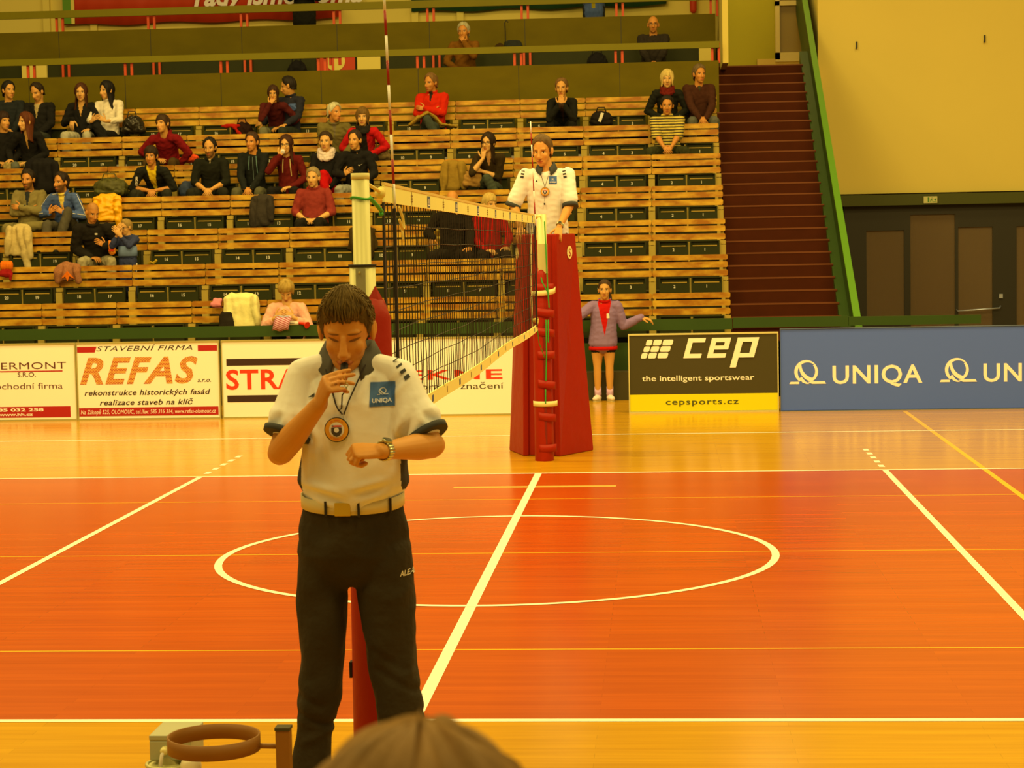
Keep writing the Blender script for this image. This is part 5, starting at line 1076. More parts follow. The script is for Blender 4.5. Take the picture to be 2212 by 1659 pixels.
# ------------------------------------------------------------------ referee on the stand
WPOLO = mat('polo_white', (238, 206, 134), rough=.9, spec=.1, bump=(9, .3, .02)); DCOL = mat('polo_dark_trim', (58, 52, 34), rough=.85); TRS = mat('referee_trousers', (46, 33, 8), rough=.85, bump=(12, .5, .03), noise=(10, .15))
PATCHB = mat('patch_blue', (0, 0, 0), base=(.055, .155, .50, 1), rough=.7); GOLD = mat('watch_steel', (206, 176, 96), rough=.22, metal=.9)
def uniqa(w):
    g = grid2d(w, w, 10); L = [(g[0], g[1], 0)]
    for v, f in curl(0, .13*w, .28*w): L.append((v, f, 1))
    v, f = text2d('UNIQA', w=.76*w, bold=.03, align='c'); v = v.copy(); v[:, 1] = v[:, 1]*1.0-.32*w; L.append((v, f, 1)); return L
YR2 = 6.22; H = at(1171, 325, YR2-.08); A = axes(-14, 14, 0); zf2 = 1.08
N = H+np.array([.035, .05, -.172]); 
def lh(p): return np.array(p, float)
r2 = standing('referee in white polo shirt standing on the red stand with both hands on its edge', H, A, zf2, H[0]+.03, YR2+.06, s=1.08, hipw=.1, shw=.20, N=N, b=1.24, hs=1.16, hc=(98, 64, 20), skin='a', hair='short', top=(238, 206, 134), topmat=WPOLO, legs=(46, 33, 8), legmat=TRS, sleeve=.43, vox=.0065, cvox=.009, l=(.30, .285), hem=.02, topamp=.0022, topname='polo_shirt', stance=.13,
    arms=(((-.8, .6, -.3), (-.222, 5.99, 2.16), ((-.05, -.6, -.8), (0, -.8, .6), -1)), ((.8, .6, -.3), (.148, 5.93, 2.155), ((-.12, -.6, -.8), (0, -.8, .6), 1))), hands=((.35, .4, .4, .45), (.35, .4, .4, .45)), vol=.013)
def trims(R, k=1.0):
    """dark cuffs, collar and shoulder marks of the referee polo"""
    N, tx, fw, root, org = R['N'], R['tx'], R['fw'], R['root'], R['org']
    for i in (0, 1):
        S, E = R['S'][i], R['E'][i]; e = S+(E-S)*1.04; t = nrm(E-S)
        v, f = tube([e-t*.012*k, e+t*.022*k], [.074*k, .074*k], (0, 1, 0), 22, cap=False); o_ = mesh_obj('cuff', v, f, DCOL, root, org); q = o_.modifiers.new('s', 'SOLIDIFY'); q.thickness = .008
r2n = r2['N']
for i in (0, 1):
    S, E = r2['S'][i], r2['E'][i]; t = nrm(E-S); e = S+(E-S)*1.02
    v, f = tube([e-t*.015, e+t*.022], [.076, .079], (0, 1, 0), 22, cap=False); o_ = mesh_obj('cuff', v, f, DCOL, r2['root'], r2['org']); q = o_.modifiers.new('s', 'SOLIDIFY'); q.thickness = .008
def polo_collar(R, r0=.07, spread=.052, hgt=.055, m=DCOL, open_=.35):
    N, tx, fw = R['N'], R['tx'], R['fw']; V = []; F = []; n = 33; k = 0
    for i in range(n):
        a = math.radians(90+18+open_*20)+(2*math.pi-2*math.radians(18+open_*20))*i/(n-1)
        c, s_ = math.cos(a), math.sin(a); fr = max(0, s_)
        up = hgt*(1-.45*fr)
        base = N+tx*(r0*c)+fw*(r0*.95*s_+.012*fr)+np.array([0, 0, .004-.035*fr**2])
        topp = base+np.array([0, 0, up])-tx*c*.004-fw*s_*.004
        out = base+tx*c*(spread*.75)+fw*s_*(spread*(.7+.5*fr))+np.array([0, 0, -.004-.045*fr**1.5])
        V += [base, topp, topp+tx*c*.008+fw*s_*.008, out]
    for i in range(n-1):
        for j in range(3): F.append((4*i+j, 4*i+4+j, 4*i+5+j, 4*i+1+j))
    o_ = mesh_obj('collar', V, F, m, R['root'], R['org']); q = o_.modifiers.new('s', 'SOLIDIFY'); q.thickness = .005; return o_
polo_collar(r2, .074, .045, .06)
T = bvh(r2['topobj'], r2['org']); 
c_ = at(1194, 389, YR2-.15); decal('shirt_patch', T, uniqa(.075), c_[0], c_[2], YR2, [PATCHB, BCRM], r2['topobj'], r2['org'])
for px, rot in ((1129, -.35), (1219, .35)):
    c_ = at(px, 374, YR2-.1); L = []
    for j, (hh) in enumerate((.005, .010, .015, .02)): v, f = rrect(-.016, -.04*j*.72-hh/2, .016, -.04*j*.72+hh/2, 0); L.append((v+np.array([.0, .05]), f, 0))
    decal('sleeve_marks', T, L, c_[0], c_[2], YR2, [DCOL], r2['topobj'], r2['org'], rot*.5)
c_ = at(1159, 391, YR2-.1); decal('chest_mark', T, [([(-.012, -.008), (.014, -.008), (.0, .010)], [(0, 1, 2)], 0)], c_[0], c_[2], YR2, [DCOL], r2['topobj'], r2['org'])
def watch(R, i, back=.03, r=.031, k=1.0, tilt=None):
    Wr, E = R['W'][i], R['E'][i]; t = nrm(Wr-E); c = Wr-t*back; d, up, th = R['hand'][i]; up = nrm(np.array(up)-t*np.dot(up, t)); sd = np.cross(t, up); b = MB()
    for a in np.linspace(0, 2*np.pi, 19)[:-1]:
        p = c+(up*math.cos(a)*r*.93+sd*math.sin(a)*r); tt = -up*math.sin(a)+sd*math.cos(a); b.tube([p-t*.009*k, p+t*.009*k], [(.0058*k, .0032*k)]*2, n=6, side=tt)
    w_ = b.build('wristwatch', GOLD, R['root'], True, org=R['org'])
    b = MB(); p = c+up*r*.98; b.tube([p, p+up*.007*k], .016*k, n=18, side=t, cap=False); b.build('watch_case', GOLD, w_, True, org=R['org'])
    b = MB(); b.tube([p+up*.0072*k, p+up*.0082*k], .0125*k, n=18, side=t, cap=False); b.build('watch_dial', mat('dial_dark', (70, 60, 30), rough=.2), w_, True, org=R['org'])
watch(r2, 1, .02, .036)
def badge(R, c, rad, T, label, name='referee_badge', k=1.0):
    e = empty(name, c, label, 'badge'); y = c[1]
    def disc(nm, r, yy, m, th=.002):
        b = MB(); b.tube([(c[0], yy-th, c[2]), (c[0], yy, c[2])], r, n=40, cap=False); return b.build(nm, m, e, org=c)
    disc('rim', rad, y, BLACK, .004); disc('ring', rad*.93, y-.0045, mat('badge_orange', (222, 140, 20), rough=.4), .001); disc('face', rad*.60, y-.006, mat('badge_cream', (224, 196, 120), rough=.4), .001)
    b = MB(); s = rad; X = lambda x, z, yy=y-.0085: (c[0]+x*s, yy, c[2]+z*s)
    b.poly([X(-.42, .18), X(-.42, -.2), X(-.25, -.45), X(0, -.56), X(.25, -.45), X(.42, -.2), X(.42, .18)], 0)
    b.poly([X(.2*math.cos(a), -.02+.2*math.sin(a), y-.0095) for a in np.linspace(0, 2*np.pi, 20)[:-1]], 1)
    b.poly([X(-.38, .24), X(.4, .24), X(.4, .36), X(-.18, .36)], 2); b.poly([X(-.38, .27), X(-.2, .27), X(-.24, .36), X(-.38, .36)], 0)
    for a0, rr in ((90, .77), (270, .77)):
        for i in range(-6, 7):
            if i % 7 == 3: continue
            a = math.radians(a0+i*6.5); b.poly([X(rr*math.cos(a)+.045*math.cos(t_), rr*math.sin(a)+.055*math.sin(t_), y-.007) for t_ in (0.6, 2.4, 3.8, 5.6)], 3)
    b.build('emblem', [mat('badge_dark', (66, 52, 30)), mat('badge_cream', (224, 196, 120)), mat('badge_red', (214, 30, 10)), mat('badge_text', (206, 84, 20))], e, org=c)
    return e
def surf(T, x, z, y): h = T.ray_cast(Vector((x, y-.6, z)), Vector((0, 1, 0)), 1.4); return h[0].y if h[0] else y
c_ = at(1177, 414, YR2-.16); c_[1] = surf(T, c_[0], c_[2], YR2)-.008; badge(r2, c_, .042, T, 'round orange badge hanging on the chest of the referee on the stand')
e = empty('whistle_lanyard', c_, 'thin dark cord with a small whistle around the neck of the referee on the stand', 'whistle'); b = MB()
for sg in (-1, 1): b.tube([r2n+np.array([sg*.07, -.05, .0]), (c_[0]+sg*.03, surf(T, c_[0]+sg*.03, c_[2]+.14, YR2)-.004, c_[2]+.14), (c_[0], c_[1], c_[2]+.045)], .002, n=5)
b.tube([(c_[0], c_[1]-.006, c_[2]+.04), (c_[0]-.005, c_[1]-.008, c_[2]-.09)], .002, n=5); b.build('cord', BLACK, e, org=c_)
b = MB(); b.ell((c_[0]-.006, c_[1]-.004, c_[2]-.115), (.009, .024, .010)); b.build('whistle', BLACK, e, True, org=c_)
# ------------------------------------------------------------------ near referee, the main figure
Y1 = -6.0
def a1(px, py, dy=0.0): return at(px, py, Y1+dy)
hs = 1.14; H = a1(748, 711, -.06); A = axes(2, 24, -1)
N = a1(756, 776, .035); P = a1(764, 1140, .02)
mid = P+(N-P)*.40+np.array([0, -.012, 0]); ch = P+(N-P)*.74
tx = np.array([1., 0, 0])
S = [a1(664, 834, .02), a1(853, 834, .02)]
E_ = [a1(608, 974, -.07), a1(930, 962, -.06)]
W1 = [a1(690, 873, -.25), a1(826, 974, -.30)]
hd = [(nrm((.36, -.5, .78)), (-.85, -.49, .08), -1), (nrm(a1(770, 974, -.335)-W1[1]), (.05, -.50, .86), 1)]
hip = [a1(712, 1150, .02), a1(818, 1150, .02)]
K = [a1(696, 1425, .02), a1(846, 1425, .02)]; An = [a1(680, 1640, .03), a1(868, 1628, .03)]
for i in (0, 1): An[i][2] = .10
J = dict(H=H, A=A, N=N, P=P, mid=mid, ch=ch, tx=tx, S=S, E=E_, W=W1, hand=hd, hip=hip, K=K, An=An, toe=[nrm((-.3, -1, 0)), nrm((.3, -1, 0))], fw=np.array([0, -1., 0]))
org = np.array([P[0], Y1, 0.])
skm = skin_mat('referee', (206, 128, 38), brow=(96, 54, 14), closed=True, lip=(178, 84, 30), kb=.8, beard=((150, 90, 26), .22))
# right hand: flat fingers over the whistle; left hand: loose fist
hands = (((1.10, .10, .08), (1.12, .12, .1), (1.15, .35, .25), (1.2, .5, .4)), ((1.15, 1.55, .9), (1.2, 1.55, .9), (1.25, 1.5, .9), (1.3, 1.5, .9)))
def near_body():
    parts = []; n = 18
    parts.append(tube([P-np.array([0, 0, .06]), P+np.array([0, 0, .04]), mid, ch, N-(N-ch)*.25, N], [(.145, .10), (.145, .10), (.14, .10), (.16, .105), (.11, .075), (.066, .064)], tx, 22))
    nk = H-A[:, 1]*.06*hs-A[:, 2]*.02*hs
    parts.append(tube([N-(N-ch)*.12, N*.45+nk*.55, nk], [(.072, .068), (.066, .066), (.062, .066)], tx, n)); parts.extend(head_parts(H, A, hs, 26))
    for i in (0, 1):
        parts.append(tube([ch+(N-ch)*.45, S[i]], [.052, .048], (0, 1, 0), n)); parts.append(tube([S[i], S[i]*.55+E_[i]*.45, E_[i]], [.050, .052, .047], (0, 1, 0), n))
        d, up, th = hd[i]; up = np.array(up); dd = nrm(W1[i]-E_[i]); u2 = nrm(up-dd*np.dot(up, dd)); sdv = np.cross(dd, u2)
        parts.append(tube([E_[i]-dd*.01, E_[i]*.72+W1[i]*.28, E_[i]*.3+W1[i]*.7, W1[i]+dd*.01], [(.046, .046), (.050, .046), (.038, .034), (.031, .026)], sdv, n))
        if i == 0: pl, fg = hand_parts(W1[i], d, up, th, 1.08, curl=hands[i], spread=.10, tcurl=.5, fr=.0085, tdir=nrm((.75, .45, .55)))
        else: pl, fg = hand_parts(W1[i], d, up, th, 1.08, curl=hands[i], spread=.05, tcurl=.7, fr=.0088, tdir=nrm(np.array([-.75, -.62, -.25])))
        parts.extend(pl); parts.extend(fg)
        parts.append(tube([hip[i], K[i]], [.075, .05], (1, 0, 0), 14)); parts.append(tube([K[i], K[i]*.7+An[i]*.3, An[i]], [.05, .05, .036], (1, 0, 0), 14)); t = J['toe'][i]; parts.append(tube([An[i]-t*.05-np.array([0, 0, .04]), An[i]+t*.16-np.array([0, 0, .06])], [(.035, .035), (.035, .02)], np.cross(t, (0, 0, 1.)), 10))
    v, nn, f = remesh(parts, .0036, 3); v, hp = sculpt(v, nn, H, A, hs); return v, f, hp
v, f, hp = near_body()
root = mesh_obj('person', v, f, skm, None, org, attr=hp); tag(root, 'near referee in white polo shirt blowing a whistle and looking at his watch', 'person'); J['root'] = root; J['org'] = org
# polo shirt
def polo():
    o = .014; n = 20; Pb = a1(764, 1085, .015); Pw = a1(764, 1040, .012); Pm = a1(764, 950, .005); Pc = a1(762, 870, .0); 
    parts = [tube([Pb, Pw, Pm, Pc, a1(760, 826, .01), N-np.array([0, 0, .008])], [(.155, .125), (.194, .146), (.182, .134), (.180, .126), (.155, .106), (.074, .074)], tx, 28)]
    for i, sg in ((0, -1), (1, 1)):
        d = E_[i]-S[i]; t = nrm(d); e = S[i]+d*(.54 if i == 0 else .62); S2 = a1(658, 815, .02) if i == 0 else a1(861, 815, .02)
        parts.append(tube([a1(758, 808, .02), a1(758+sg*60, 804, .02), S2], [.074, .069, .067], (0, 1, 0), n)); parts.append(tube([S2, S2*.5+(S[i]+d*.4)*.5, S[i]+d*.4, e], [.068, .075, (.081, .082), (.087, .088)], (0, 1, 0), n))
    v, nn, f = remesh(parts, .006, 4)
    r = np.random.default_rng(4); mk = .45+.55*np.clip((1.35-v[:, 2])/.25, 0, 1)
    v = folds(v, nn, .0055, .16, 8, mk); 
    x, z = v[:, 0], v[:, 2]
    for (px, py, qx, qy, w_, am) in ((905, 870, 855, 1000, .018, -.010), (690, 800, 720, 870, .012, -.005), (815, 800, 800, 870, .012, -.005), (640, 880, 690, 960, .016, -.008), (880, 800, 838, 850, .012, -.006), (770, 1062, 860, 1040, .014, -.007), (660, 1050, 760, 1075, .014, -.007), (700, 900, 712, 1000, .014, -.004), (620, 880, 600, 930, .012, -.006), (920, 880, 948, 915, .012, -.006)):
        a, b_ = a1(px, py), a1(qx, qy); ab = np.array([b_[0]-a[0], b_[2]-a[2]]); l2 = ab@ab; tt = np.clip(((x-a[0])*ab[0]+(z-a[2])*ab[1])/l2, 0, 1); dd = np.hypot(x-a[0]-tt*ab[0], z-a[2]-tt*ab[1])
        g = np.exp(-(dd/w_)**2)*np.sin(np.clip(tt, .05, .95)*np.pi)*(nn[:, 1] < .2); v = v+nn*(1.5*am*g)[:, None]; v = v+nn*(-am*np.exp(-((dd-.025)/w_)**2)*(nn[:, 1] < .2)*np.sin(np.clip(tt, .05, .95)*np.pi))[:, None]
    return v, f
pv, pf = polo()
# dark side panels below the arms
cc = lambda c: (np.abs(c[:, 0]-P[0]-.005) > .176+.0*(c[:, 2])) & (c[:, 2] < a1(0, 985)[2]) & (c[:, 2] > a1(0, 1066)[2]) & (c[:, 1] > Y1-.09)
(v1, f1), (pv, pf) = split(pv, pf, cc)
so = mesh_obj('polo_shirt', pv, pf, WPOLO, root, org); J['topobj'] = so
for (v_, f_) in split(v1, f1, lambda c: c[:, 0] < P[0]):
    sp_ = mesh_obj('side_panel', v_, f_, DCOL, so, (0, 0, 0)); sp_.location = -Vector(org)
for i in (0, 1):
    d = E_[i]-S[i]; t = nrm(d); e = S[i]+d*(.74 if i == 0 else .82); v, f = tube([e-t*.004, e+t*.016], [(.0865, .0895), (.083, .087)], (0, 1, 0), 30, cap=False); o_ = mesh_obj('cuff', v, f, DCOL, root, org); q = o_.modifiers.new('s', 'SOLIDIFY'); q.thickness = .006
polo_collar(J, .083, .052, .062, mat('collar_grey_navy', (82, 70, 44), rough=.9), .5)
T = bvh(so, org)
c_ = a1(823, 853, -.12); decal('shirt_patch', T, uniqa(.083), c_[0], c_[2], Y1, [PATCHB, mat('patch_cream', (214, 190, 120), rough=.7)], so, org)
c_ = a1(668, 857, -.12); decal('chest_mark', T, [([(-.014, -.006), (.012, .010), (.010, -.004)], [(0, 1, 2)], 0)], c_[0], c_[2], Y1, [DCOL], so, org)
L = []
for j, hh in enumerate((.006, .010, .014, .018)): v, f = rrect(-.010, -.024*j-hh*.4, .010, -.024*j+hh*.4, 0); L.append((v, f, 0))
c_ = a1(852, 778, -.05); decal('sleeve_marks', T, L, c_[0], c_[2], Y1, [DCOL], so, org, .62)
b = MB(); 
for px, py in ((750, 868), (749, 830)): c_ = a1(px, py); y_ = surf(T, c_[0], c_[2], Y1); b.tube([(c_[0], y_-.003, c_[2]), (c_[0], y_, c_[2])], .0055, n=12)
o_ = b.build('button', mat('button_pearl', (226, 198, 130), rough=.3), so, True, org=org)
# belt and trousers
def trousers():
    parts = [tube([a1(764, 1195, .02), a1(764, 1140, .02), a1(764, 1081, .02)], [(.200, .130), (.193, .127), (.177, .119)], tx, 26)]
    prof = [[(1180, 700, 110), (1270, 696, 112), (1350, 697, 108), (1420, 696, 99), (1500, 690, 99), (1550, 684, 88), (1572, 680, 76), (1612, 676, 80), (1660, 674, 88), (1720, 672, 92)],
            [(1180, 829, 124), (1270, 832, 132), (1350, 840, 120), (1420, 847, 112), (1500, 860, 106), (1545, 866, 106), (1575, 868, 100), (1620, 868, 96), (1720, 868, 96)]]
    for pr_ in prof:
        pts = []; rr = []
        for y, x, w_ in pr_: pts.append(a1(x, y, .02)); q = w_/2/4324*6.93; rr.append((q, q*1.02))
        parts.append(tube(pts, rr, tx, 20))
    v, nn, f = remesh(parts, .008, 3); v = folds(v, nn, .004, .13, 21)
    x, z = v[:, 0], v[:, 2]
    for (px, py, qx, qy, am) in ((650, 1540, 720, 1565, -.010), (652, 1500, 700, 1520, -.006), (820, 1440, 905, 1490, -.007), (812, 1400, 880, 1440, -.006), (765, 1270, 720, 1230, -.006), (660, 1600, 715, 1575, .006), (830, 1560, 915, 1540, -.007)):
        a, b_ = a1(px, py), a1(qx, qy); ab = np.array([b_[0]-a[0], b_[2]-a[2]]); tt = np.clip(((x-a[0])*ab[0]+(z-a[2])*ab[1])/(ab@ab), 0, 1); dd = np.hypot(x-a[0]-tt*ab[0], z-a[2]-tt*ab[1]); v = v+nn*(am*np.exp(-(dd/.014)**2))[:, None]
    return v, f
v, f = trousers(); to = mesh_obj('trousers', v, f, TRS, root, org)
T2 = bvh(to, org); v, f = text2d('ALEA', w=.042, h=.020, bold=.02, shear=.35); c_ = a1(861, 1250, -.1); decal('thigh_lettering', T2, [(v, f, 0)], c_[0], c_[2], Y1, [NUMW], to, org, .10)
bm_ = mat('belt_cream', (222, 180, 94), rough=.6)
def ringz(px, r0, r1, tilt): 
    V = []; n = 48
    for i in range(n):
        a = 2*math.pi*i/n; c = a1(px, 1076, .015); x, y = math.cos(a), math.sin(a); dz = tilt*(-y)*.0
        sag = -.022*max(0, -y)
        for zz in (-.022, .022): V.append((c[0]+.1835*x, c[1]+.126*y, c[2]+zz+sag))
    return V, [(2*i, (2*i+2) % (2*n), (2*i+3) % (2*n), 2*i+1) for i in range(n)]
v, f = ringz(762, 0, 0, 0); bo = mesh_obj('belt', v, f, bm_, root, org); q = bo.modifiers.new('s', 'SOLIDIFY'); q.thickness = .004
def onbelt(px): c = a1(px, 1076, .015); cx_ = a1(762, 1076, .015); x = np.clip((c[0]-cx_[0])/.1835, -1, 1); yy = -math.sqrt(1-x*x); return np.array([c[0], cx_[1]+.126*yy-.004, c[2]-.022*(-yy)])
for px in (715, 786, 850): p = onbelt(px); b = MB(); b.box(p[0]-.004, p[0]+.004, p[1]-.006, p[1]+.004, p[2]-.028, p[2]+.024); b.build('belt_loop', TRS, to, org=org)
p = onbelt(752); b = MB(); b.box(p[0]-.028, p[0]+.028, p[1]-.006, p[1]+.002, p[2]-.024, p[2]+.023); b.build('buckle', mat('buckle_brass', (206, 150, 24), rough=.35, metal=.3), bo, org=org, bevel=.003)
shoes(J, root, org, cloth((34, 26, 10)), mat('sole_0', (30, 24, 10), rough=.8))
# hair with a short swept crown
V, F = hair_shell(H, A, hs, 'low', .009, seed=3, na=120, nt_=44, amp=.025, lift=.010)
r = np.random.default_rng(5); V = V+r.normal(size=V.shape)*.0007
ho = mesh_obj('hair', V, F, hair_mat((86, 58, 12)), root, org)
b = MB()
for i in range(700):
    az = r.uniform(-math.pi, math.pi); th = r.uniform(.15, 1.14) if abs(az) < 1.1 else r.uniform(.05, 1.5)
    def hp_(a, t, o): return H+A@(np.array([(.074+o)*math.sin(t)*math.sin(a), .022+(.097+o)*math.cos(t), -.012+(.094+o)*math.sin(t)*math.cos(a)])*hs)
    sw = r.uniform(.25, .5); da = r.normal()*.07; o0 = .005+r.uniform(0, .005)+(.007 if abs(az) < 1.2 else 0)
    lim = 1.16 if abs(az) < .9 else (1.25 if abs(az) < 1.2 else 1.5)
    if abs(az) < 1.1: sw = -sw*.8; th = max(th, .3)
    b.tube([hp_(az, min(th, lim), o0-.006), hp_(az+da*.5, max(.02, min(th+sw*.5, lim)), o0+.006), hp_(az+da, max(.02, min(th+sw, lim+.05)), o0+(.010 if sw < 0 else .0035))], [.0024, .0024, .0008], n=4)
b.build('hair_lock', hair_mat((108, 76, 22)), ho, True, org=org)
watch(J, 1, .012, .034, 1.15)
# whistle, lanyard and badge
cb = a1(741, 920); cb[1] = surf(T, cb[0], cb[2], Y1)-.012
badge(J, cb, .043, T, 'round orange and white badge hanging on the chest of the near referee', 'referee_badge')
m_ = H+A@(np.array([0, -.072, .092])*hs)
e = empty('whistle_lanyard', m_, 'black whistle on a dark cord in the mouth of the near referee', 'whistle')
dirw = nrm(np.array([.02, -.55, -.62])); b = MB(); b.tube([m_-dirw*.012, m_+dirw*.032], [(.0135, .008)]*2, n=8, side=(1, 0, 0)); b.ell(m_+dirw*.045, (.013, .016, .014)); b.build('whistle', BLACK, e, True, org=m_)
def sp(px, py, off=.007): c = a1(px, py, -.1); return (c[0], surf(T, c[0], c[2], Y1)-off, c[2])
b = MB(); tp = a1(748, 826, -.33)
b.tube([sp(786, 790, .02), sp(772, 825), sp(757, 862), sp(746, 893)], .0026, n=6); b.tube([sp(700, 800, .02), sp(716, 836), sp(728, 872), sp(735, 886), sp(741, 880), sp(746, 850)[0:1]+(sp(746, 850)[1]-.05,)+sp(746, 850)[2:], tuple(a1(748, 842, -.28))], .0026, n=6); b.tube([sp(735, 884), sp(742, 893)], .0026, n=6)
b.build('cord', mat('cord_navy', (44, 30, 16), rough=.8), e, True, org=m_)
b = MB(); c_ = a1(748, 832, -.29); b.tube([c_+np.array([.006*math.cos(a), 0, .006*math.sin(a)]) for a in np.linspace(0, 2*np.pi, 12)], .0014, n=5); b.tube([c_+np.array([0, 0, -.006]), c_+np.array([0, 0, -.016])], .003, n=6); b.tube([c_+np.array([0, 0, .006]), c_+np.array([-.002, -.02, .03])], .0015, n=5); b.build('swivel_clip', GOLD, e, True, org=m_)
# ------------------------------------------------------------------ spectator in front of the camera (only the crown of the head shows)
YF = -11.35; Hf = at(902, 1585, YF); Hf = Hf-np.array([0, 0, .150])
Af = axes(172, 6); 
fs = standing('spectator close to the camera, only the crown of the light brown head visible', Hf, Af, 0.0, Hf[0], YF+.05, ty=math.pi, hair='short', hc=(140, 92, 30), top=(90, 70, 30), legs=(60, 50, 24), hs=1.12, vol=.02, arms=(((-.3, 0, -1), (Hf[0]+.25, YF+.1, .75), ((0, .2, -1), (1, 0, 0), 1)), ((.3, 0, -1), (Hf[0]-.25, YF+.1, .75), ((0, .2, -1), (-1, 0, 0), -1))), amp=.06)
# ================================================================== coats, bags and small things
def soft(name, parts, m, label, cat, loc, vox=.012, amp=.010, wl=.10, seed=1, group=None, smooth=3, zs=.8):
    v, nn, f = remesh(parts, vox, smooth); v = folds(v, nn, amp, wl, seed, zs=zs); o = mesh_obj(name, v, f, m, None, np.array(loc, float)); tag(o, label, cat, group); return o
def coat(label, k, px, py, w, h, m, sleeves=((-.2, .3, -.1), (.2, .35, .05)), cat='jacket', th=.035, seed=1, yo=.02, name='draped_jacket', flare=1.15, dy=0.0, top=None, zs=.18, amp=.011, wl=.13):
    """a jacket folded over the backrest of row k: px, py its top centre"""
    Y = yr(k)+yo; c = at(px, py, Y); zt = c[2]; x = c[0]
    P = [(x-.0, Y+.14, zt-.16), (x, Y+.13, zt-.02), (x, Y+.085, zt+.01), (x, Y+.03, zt-.02), (x+dy*.3, Y-.0, zt-h*.5), (x+dy, Y-.02, zt-h)]
    parts = [tube(P, [(w*.42, th*.8), (w*.45, th), (w*.46, th), (w*.48, th), (w*.5, th*1.1), (w*.5*flare, th*1.1)], (1, 0, 0), 16)]
    for sx_, ln, dx in sleeves: parts.append(tube([(x+sx_, Y-.01, zt-.03), (x+sx_+dx*.4, Y-.05, zt-ln*.45), (x+sx_+dx, Y-.06, zt-ln)], [.06, .058, .045], (1, 0, 0), 10))
    return soft(name, parts, m, label, cat, (x, Y, fz(k)), seed=seed, zs=zs, amp=amp, wl=wl)
coat('dark jacket hanging over the backrest between the two bearded men', 4, 95, 352, .42, .38, cloth((24, 18, 8)), sleeves=((.15, .40, .08),), seed=3, th=.06)
o = bpy.data.objects; 
PUFF = mat('cloth_puffer_orange', (250, 156, 2), rough=.45, bump=(10, .5, .04))
j = coat('bright orange puffer jacket hanging over the backrest', 4, 232, 426, .38, .30, PUFF, sleeves=((.15, .42, .02), (-.14, .2, -.03)), seed=5, th=.055, zs=2.2, wl=.10)
CRM = cloth((196, 152, 70)); coat('cream coat with rolled sleeves hanging over the bench at the left edge', 3, 42, 492, .30, .34, CRM, sleeves=((.12, .40, .03), (-.13, .36, -.05), (.0, .55, .12)), seed=7, th=.05)
coat('dark grey jacket hanging over the backrest below the drawstring hoodie', 4, 565, 428, .34, .36, cloth((58, 44, 22)), sleeves=((.12, .30, .02), (-.1, .38, -.02)), seed=9, th=.055)
coat('dark brown jacket hanging over the backrest half behind the near net post', 3, 783, 496, .40, .26, cloth((60, 40, 6)), sleeves=((-.12, .42, .04), (.12, .36, -.02)), seed=11)
coat('tan coat hanging over the backrest next to the woman with glasses', 5, 978, 352, .22, .36, cloth((150, 104, 22)), sleeves=((-.10, .44, -.05), (.12, .34, .05)), seed=13, th=.05, cat='coat')
WJ = cloth((230, 192, 92)); coat('white jacket hanging over the front row bench left of the woman in pink', 1, 517, 642, .46, .38, WJ, sleeves=((.20, .34, .05),), seed=15, th=.055, dy=.03)
coat('black garment lying under the white jacket on the front row bench', 1, 488, 676, .20, .22, cloth((36, 26, 8)), sleeves=(), seed=16, th=.04, yo=-.05, cat='garment', name='black_garment')
coat('pink scarf sticking out beside the white jacket on the front row bench', 1, 466, 650, .14, .05, cloth((214, 110, 84)), sleeves=(), seed=17, th=.03, yo=-.02, cat='scarf', name='pink_scarf')
coat('black jacket on the bench behind the man in the taupe sweater', 5, 80, 352, .40, .16, cloth((22, 16, 8)), sleeves=(), seed=19, th=.07)
PLAID = mat('cloth_plaid', (150, 84, 34), rough=.9, noise=(70, .6)); ORL = cloth((222, 96, 6))
j = coat('plaid jacket with orange lining folded over the second row bench', 2, 146, 574, .34, .16, PLAID, sleeves=((-.10, .2, -.02), (.13, .2, .02)), seed=21, th=.04)
c = at(146, 592, yr(2)-.04); b = MB(); b.add([(c[0]-.10, c[1], c[2]-.07), (c[0], c[1]-.02, c[2]+.045), (c[0]+.10, c[1], c[2]-.07), (c[0]+.03, c[1]-.02, c[2]-.03), (c[0], c[1]-.02, c[2]-.10), (c[0]-.03, c[1]-.02, c[2]-.03)], [(0, 5, 1), (1, 3, 2), (5, 4, 3, 1)]); q = b.build('lining', ORL, j); q.location = -Vector(j.location); m_ = q.modifiers.new('s', 'SOLIDIFY'); m_.thickness = .01
c = at(14, 574, yr(2)+.02); soft('knitted_hat', [ellipsoid(c+np.array([dx, 0, 0]), (.03, .05, .07)) for dx in (-.06, -.02, .02, .06)], ORL, 'orange and red striped knitted hat on the second row bench at the left edge', 'hat', c, amp=.003)
c = at(12, 590, yr(2)+.0); soft('red_garment', [ellipsoid(c, (.10, .05, .06)), ellipsoid(c+np.array([.07, -.02, -.05]), (.03, .02, .07))], cloth((150, 20, 10)), 'red garment lying under the striped hat at the left edge', 'garment', c)
def bagshape(c, r, m, label, name='bag', handle=None, seed=1, cat='bag'):
    e = empty(name, c, label, cat); v, nn, f = remesh([ellipsoid(c, r, n=16), tube([c+np.array([-r[0]*.7, 0, -r[2]*.5]), c+np.array([r[0]*.7, 0, -r[2]*.5])], [(r[1]*.9, r[2]*.5)]*2, (0, 1, 0), 12)], .010, 2); mesh_obj('bag_body', folds(v, nn, .008, .09, seed), f, m, e, c)
    b = MB(); hw, hh = handle or (r[0]*.5, r[2]*.6); b.tube([c+np.array([-hw, -r[1]*.5, r[2]*.5]), c+np.array([-hw*.6, -r[1]*.5, r[2]+hh*.6]), c+np.array([hw*.6, -r[1]*.5, r[2]+hh*.6]), c+np.array([hw, -r[1]*.5, r[2]*.5])], .010, n=6); b.build('handle', m, e, True, org=c); return e
SHB = mat('bag_black_shiny', (36, 26, 8), rough=.25); 
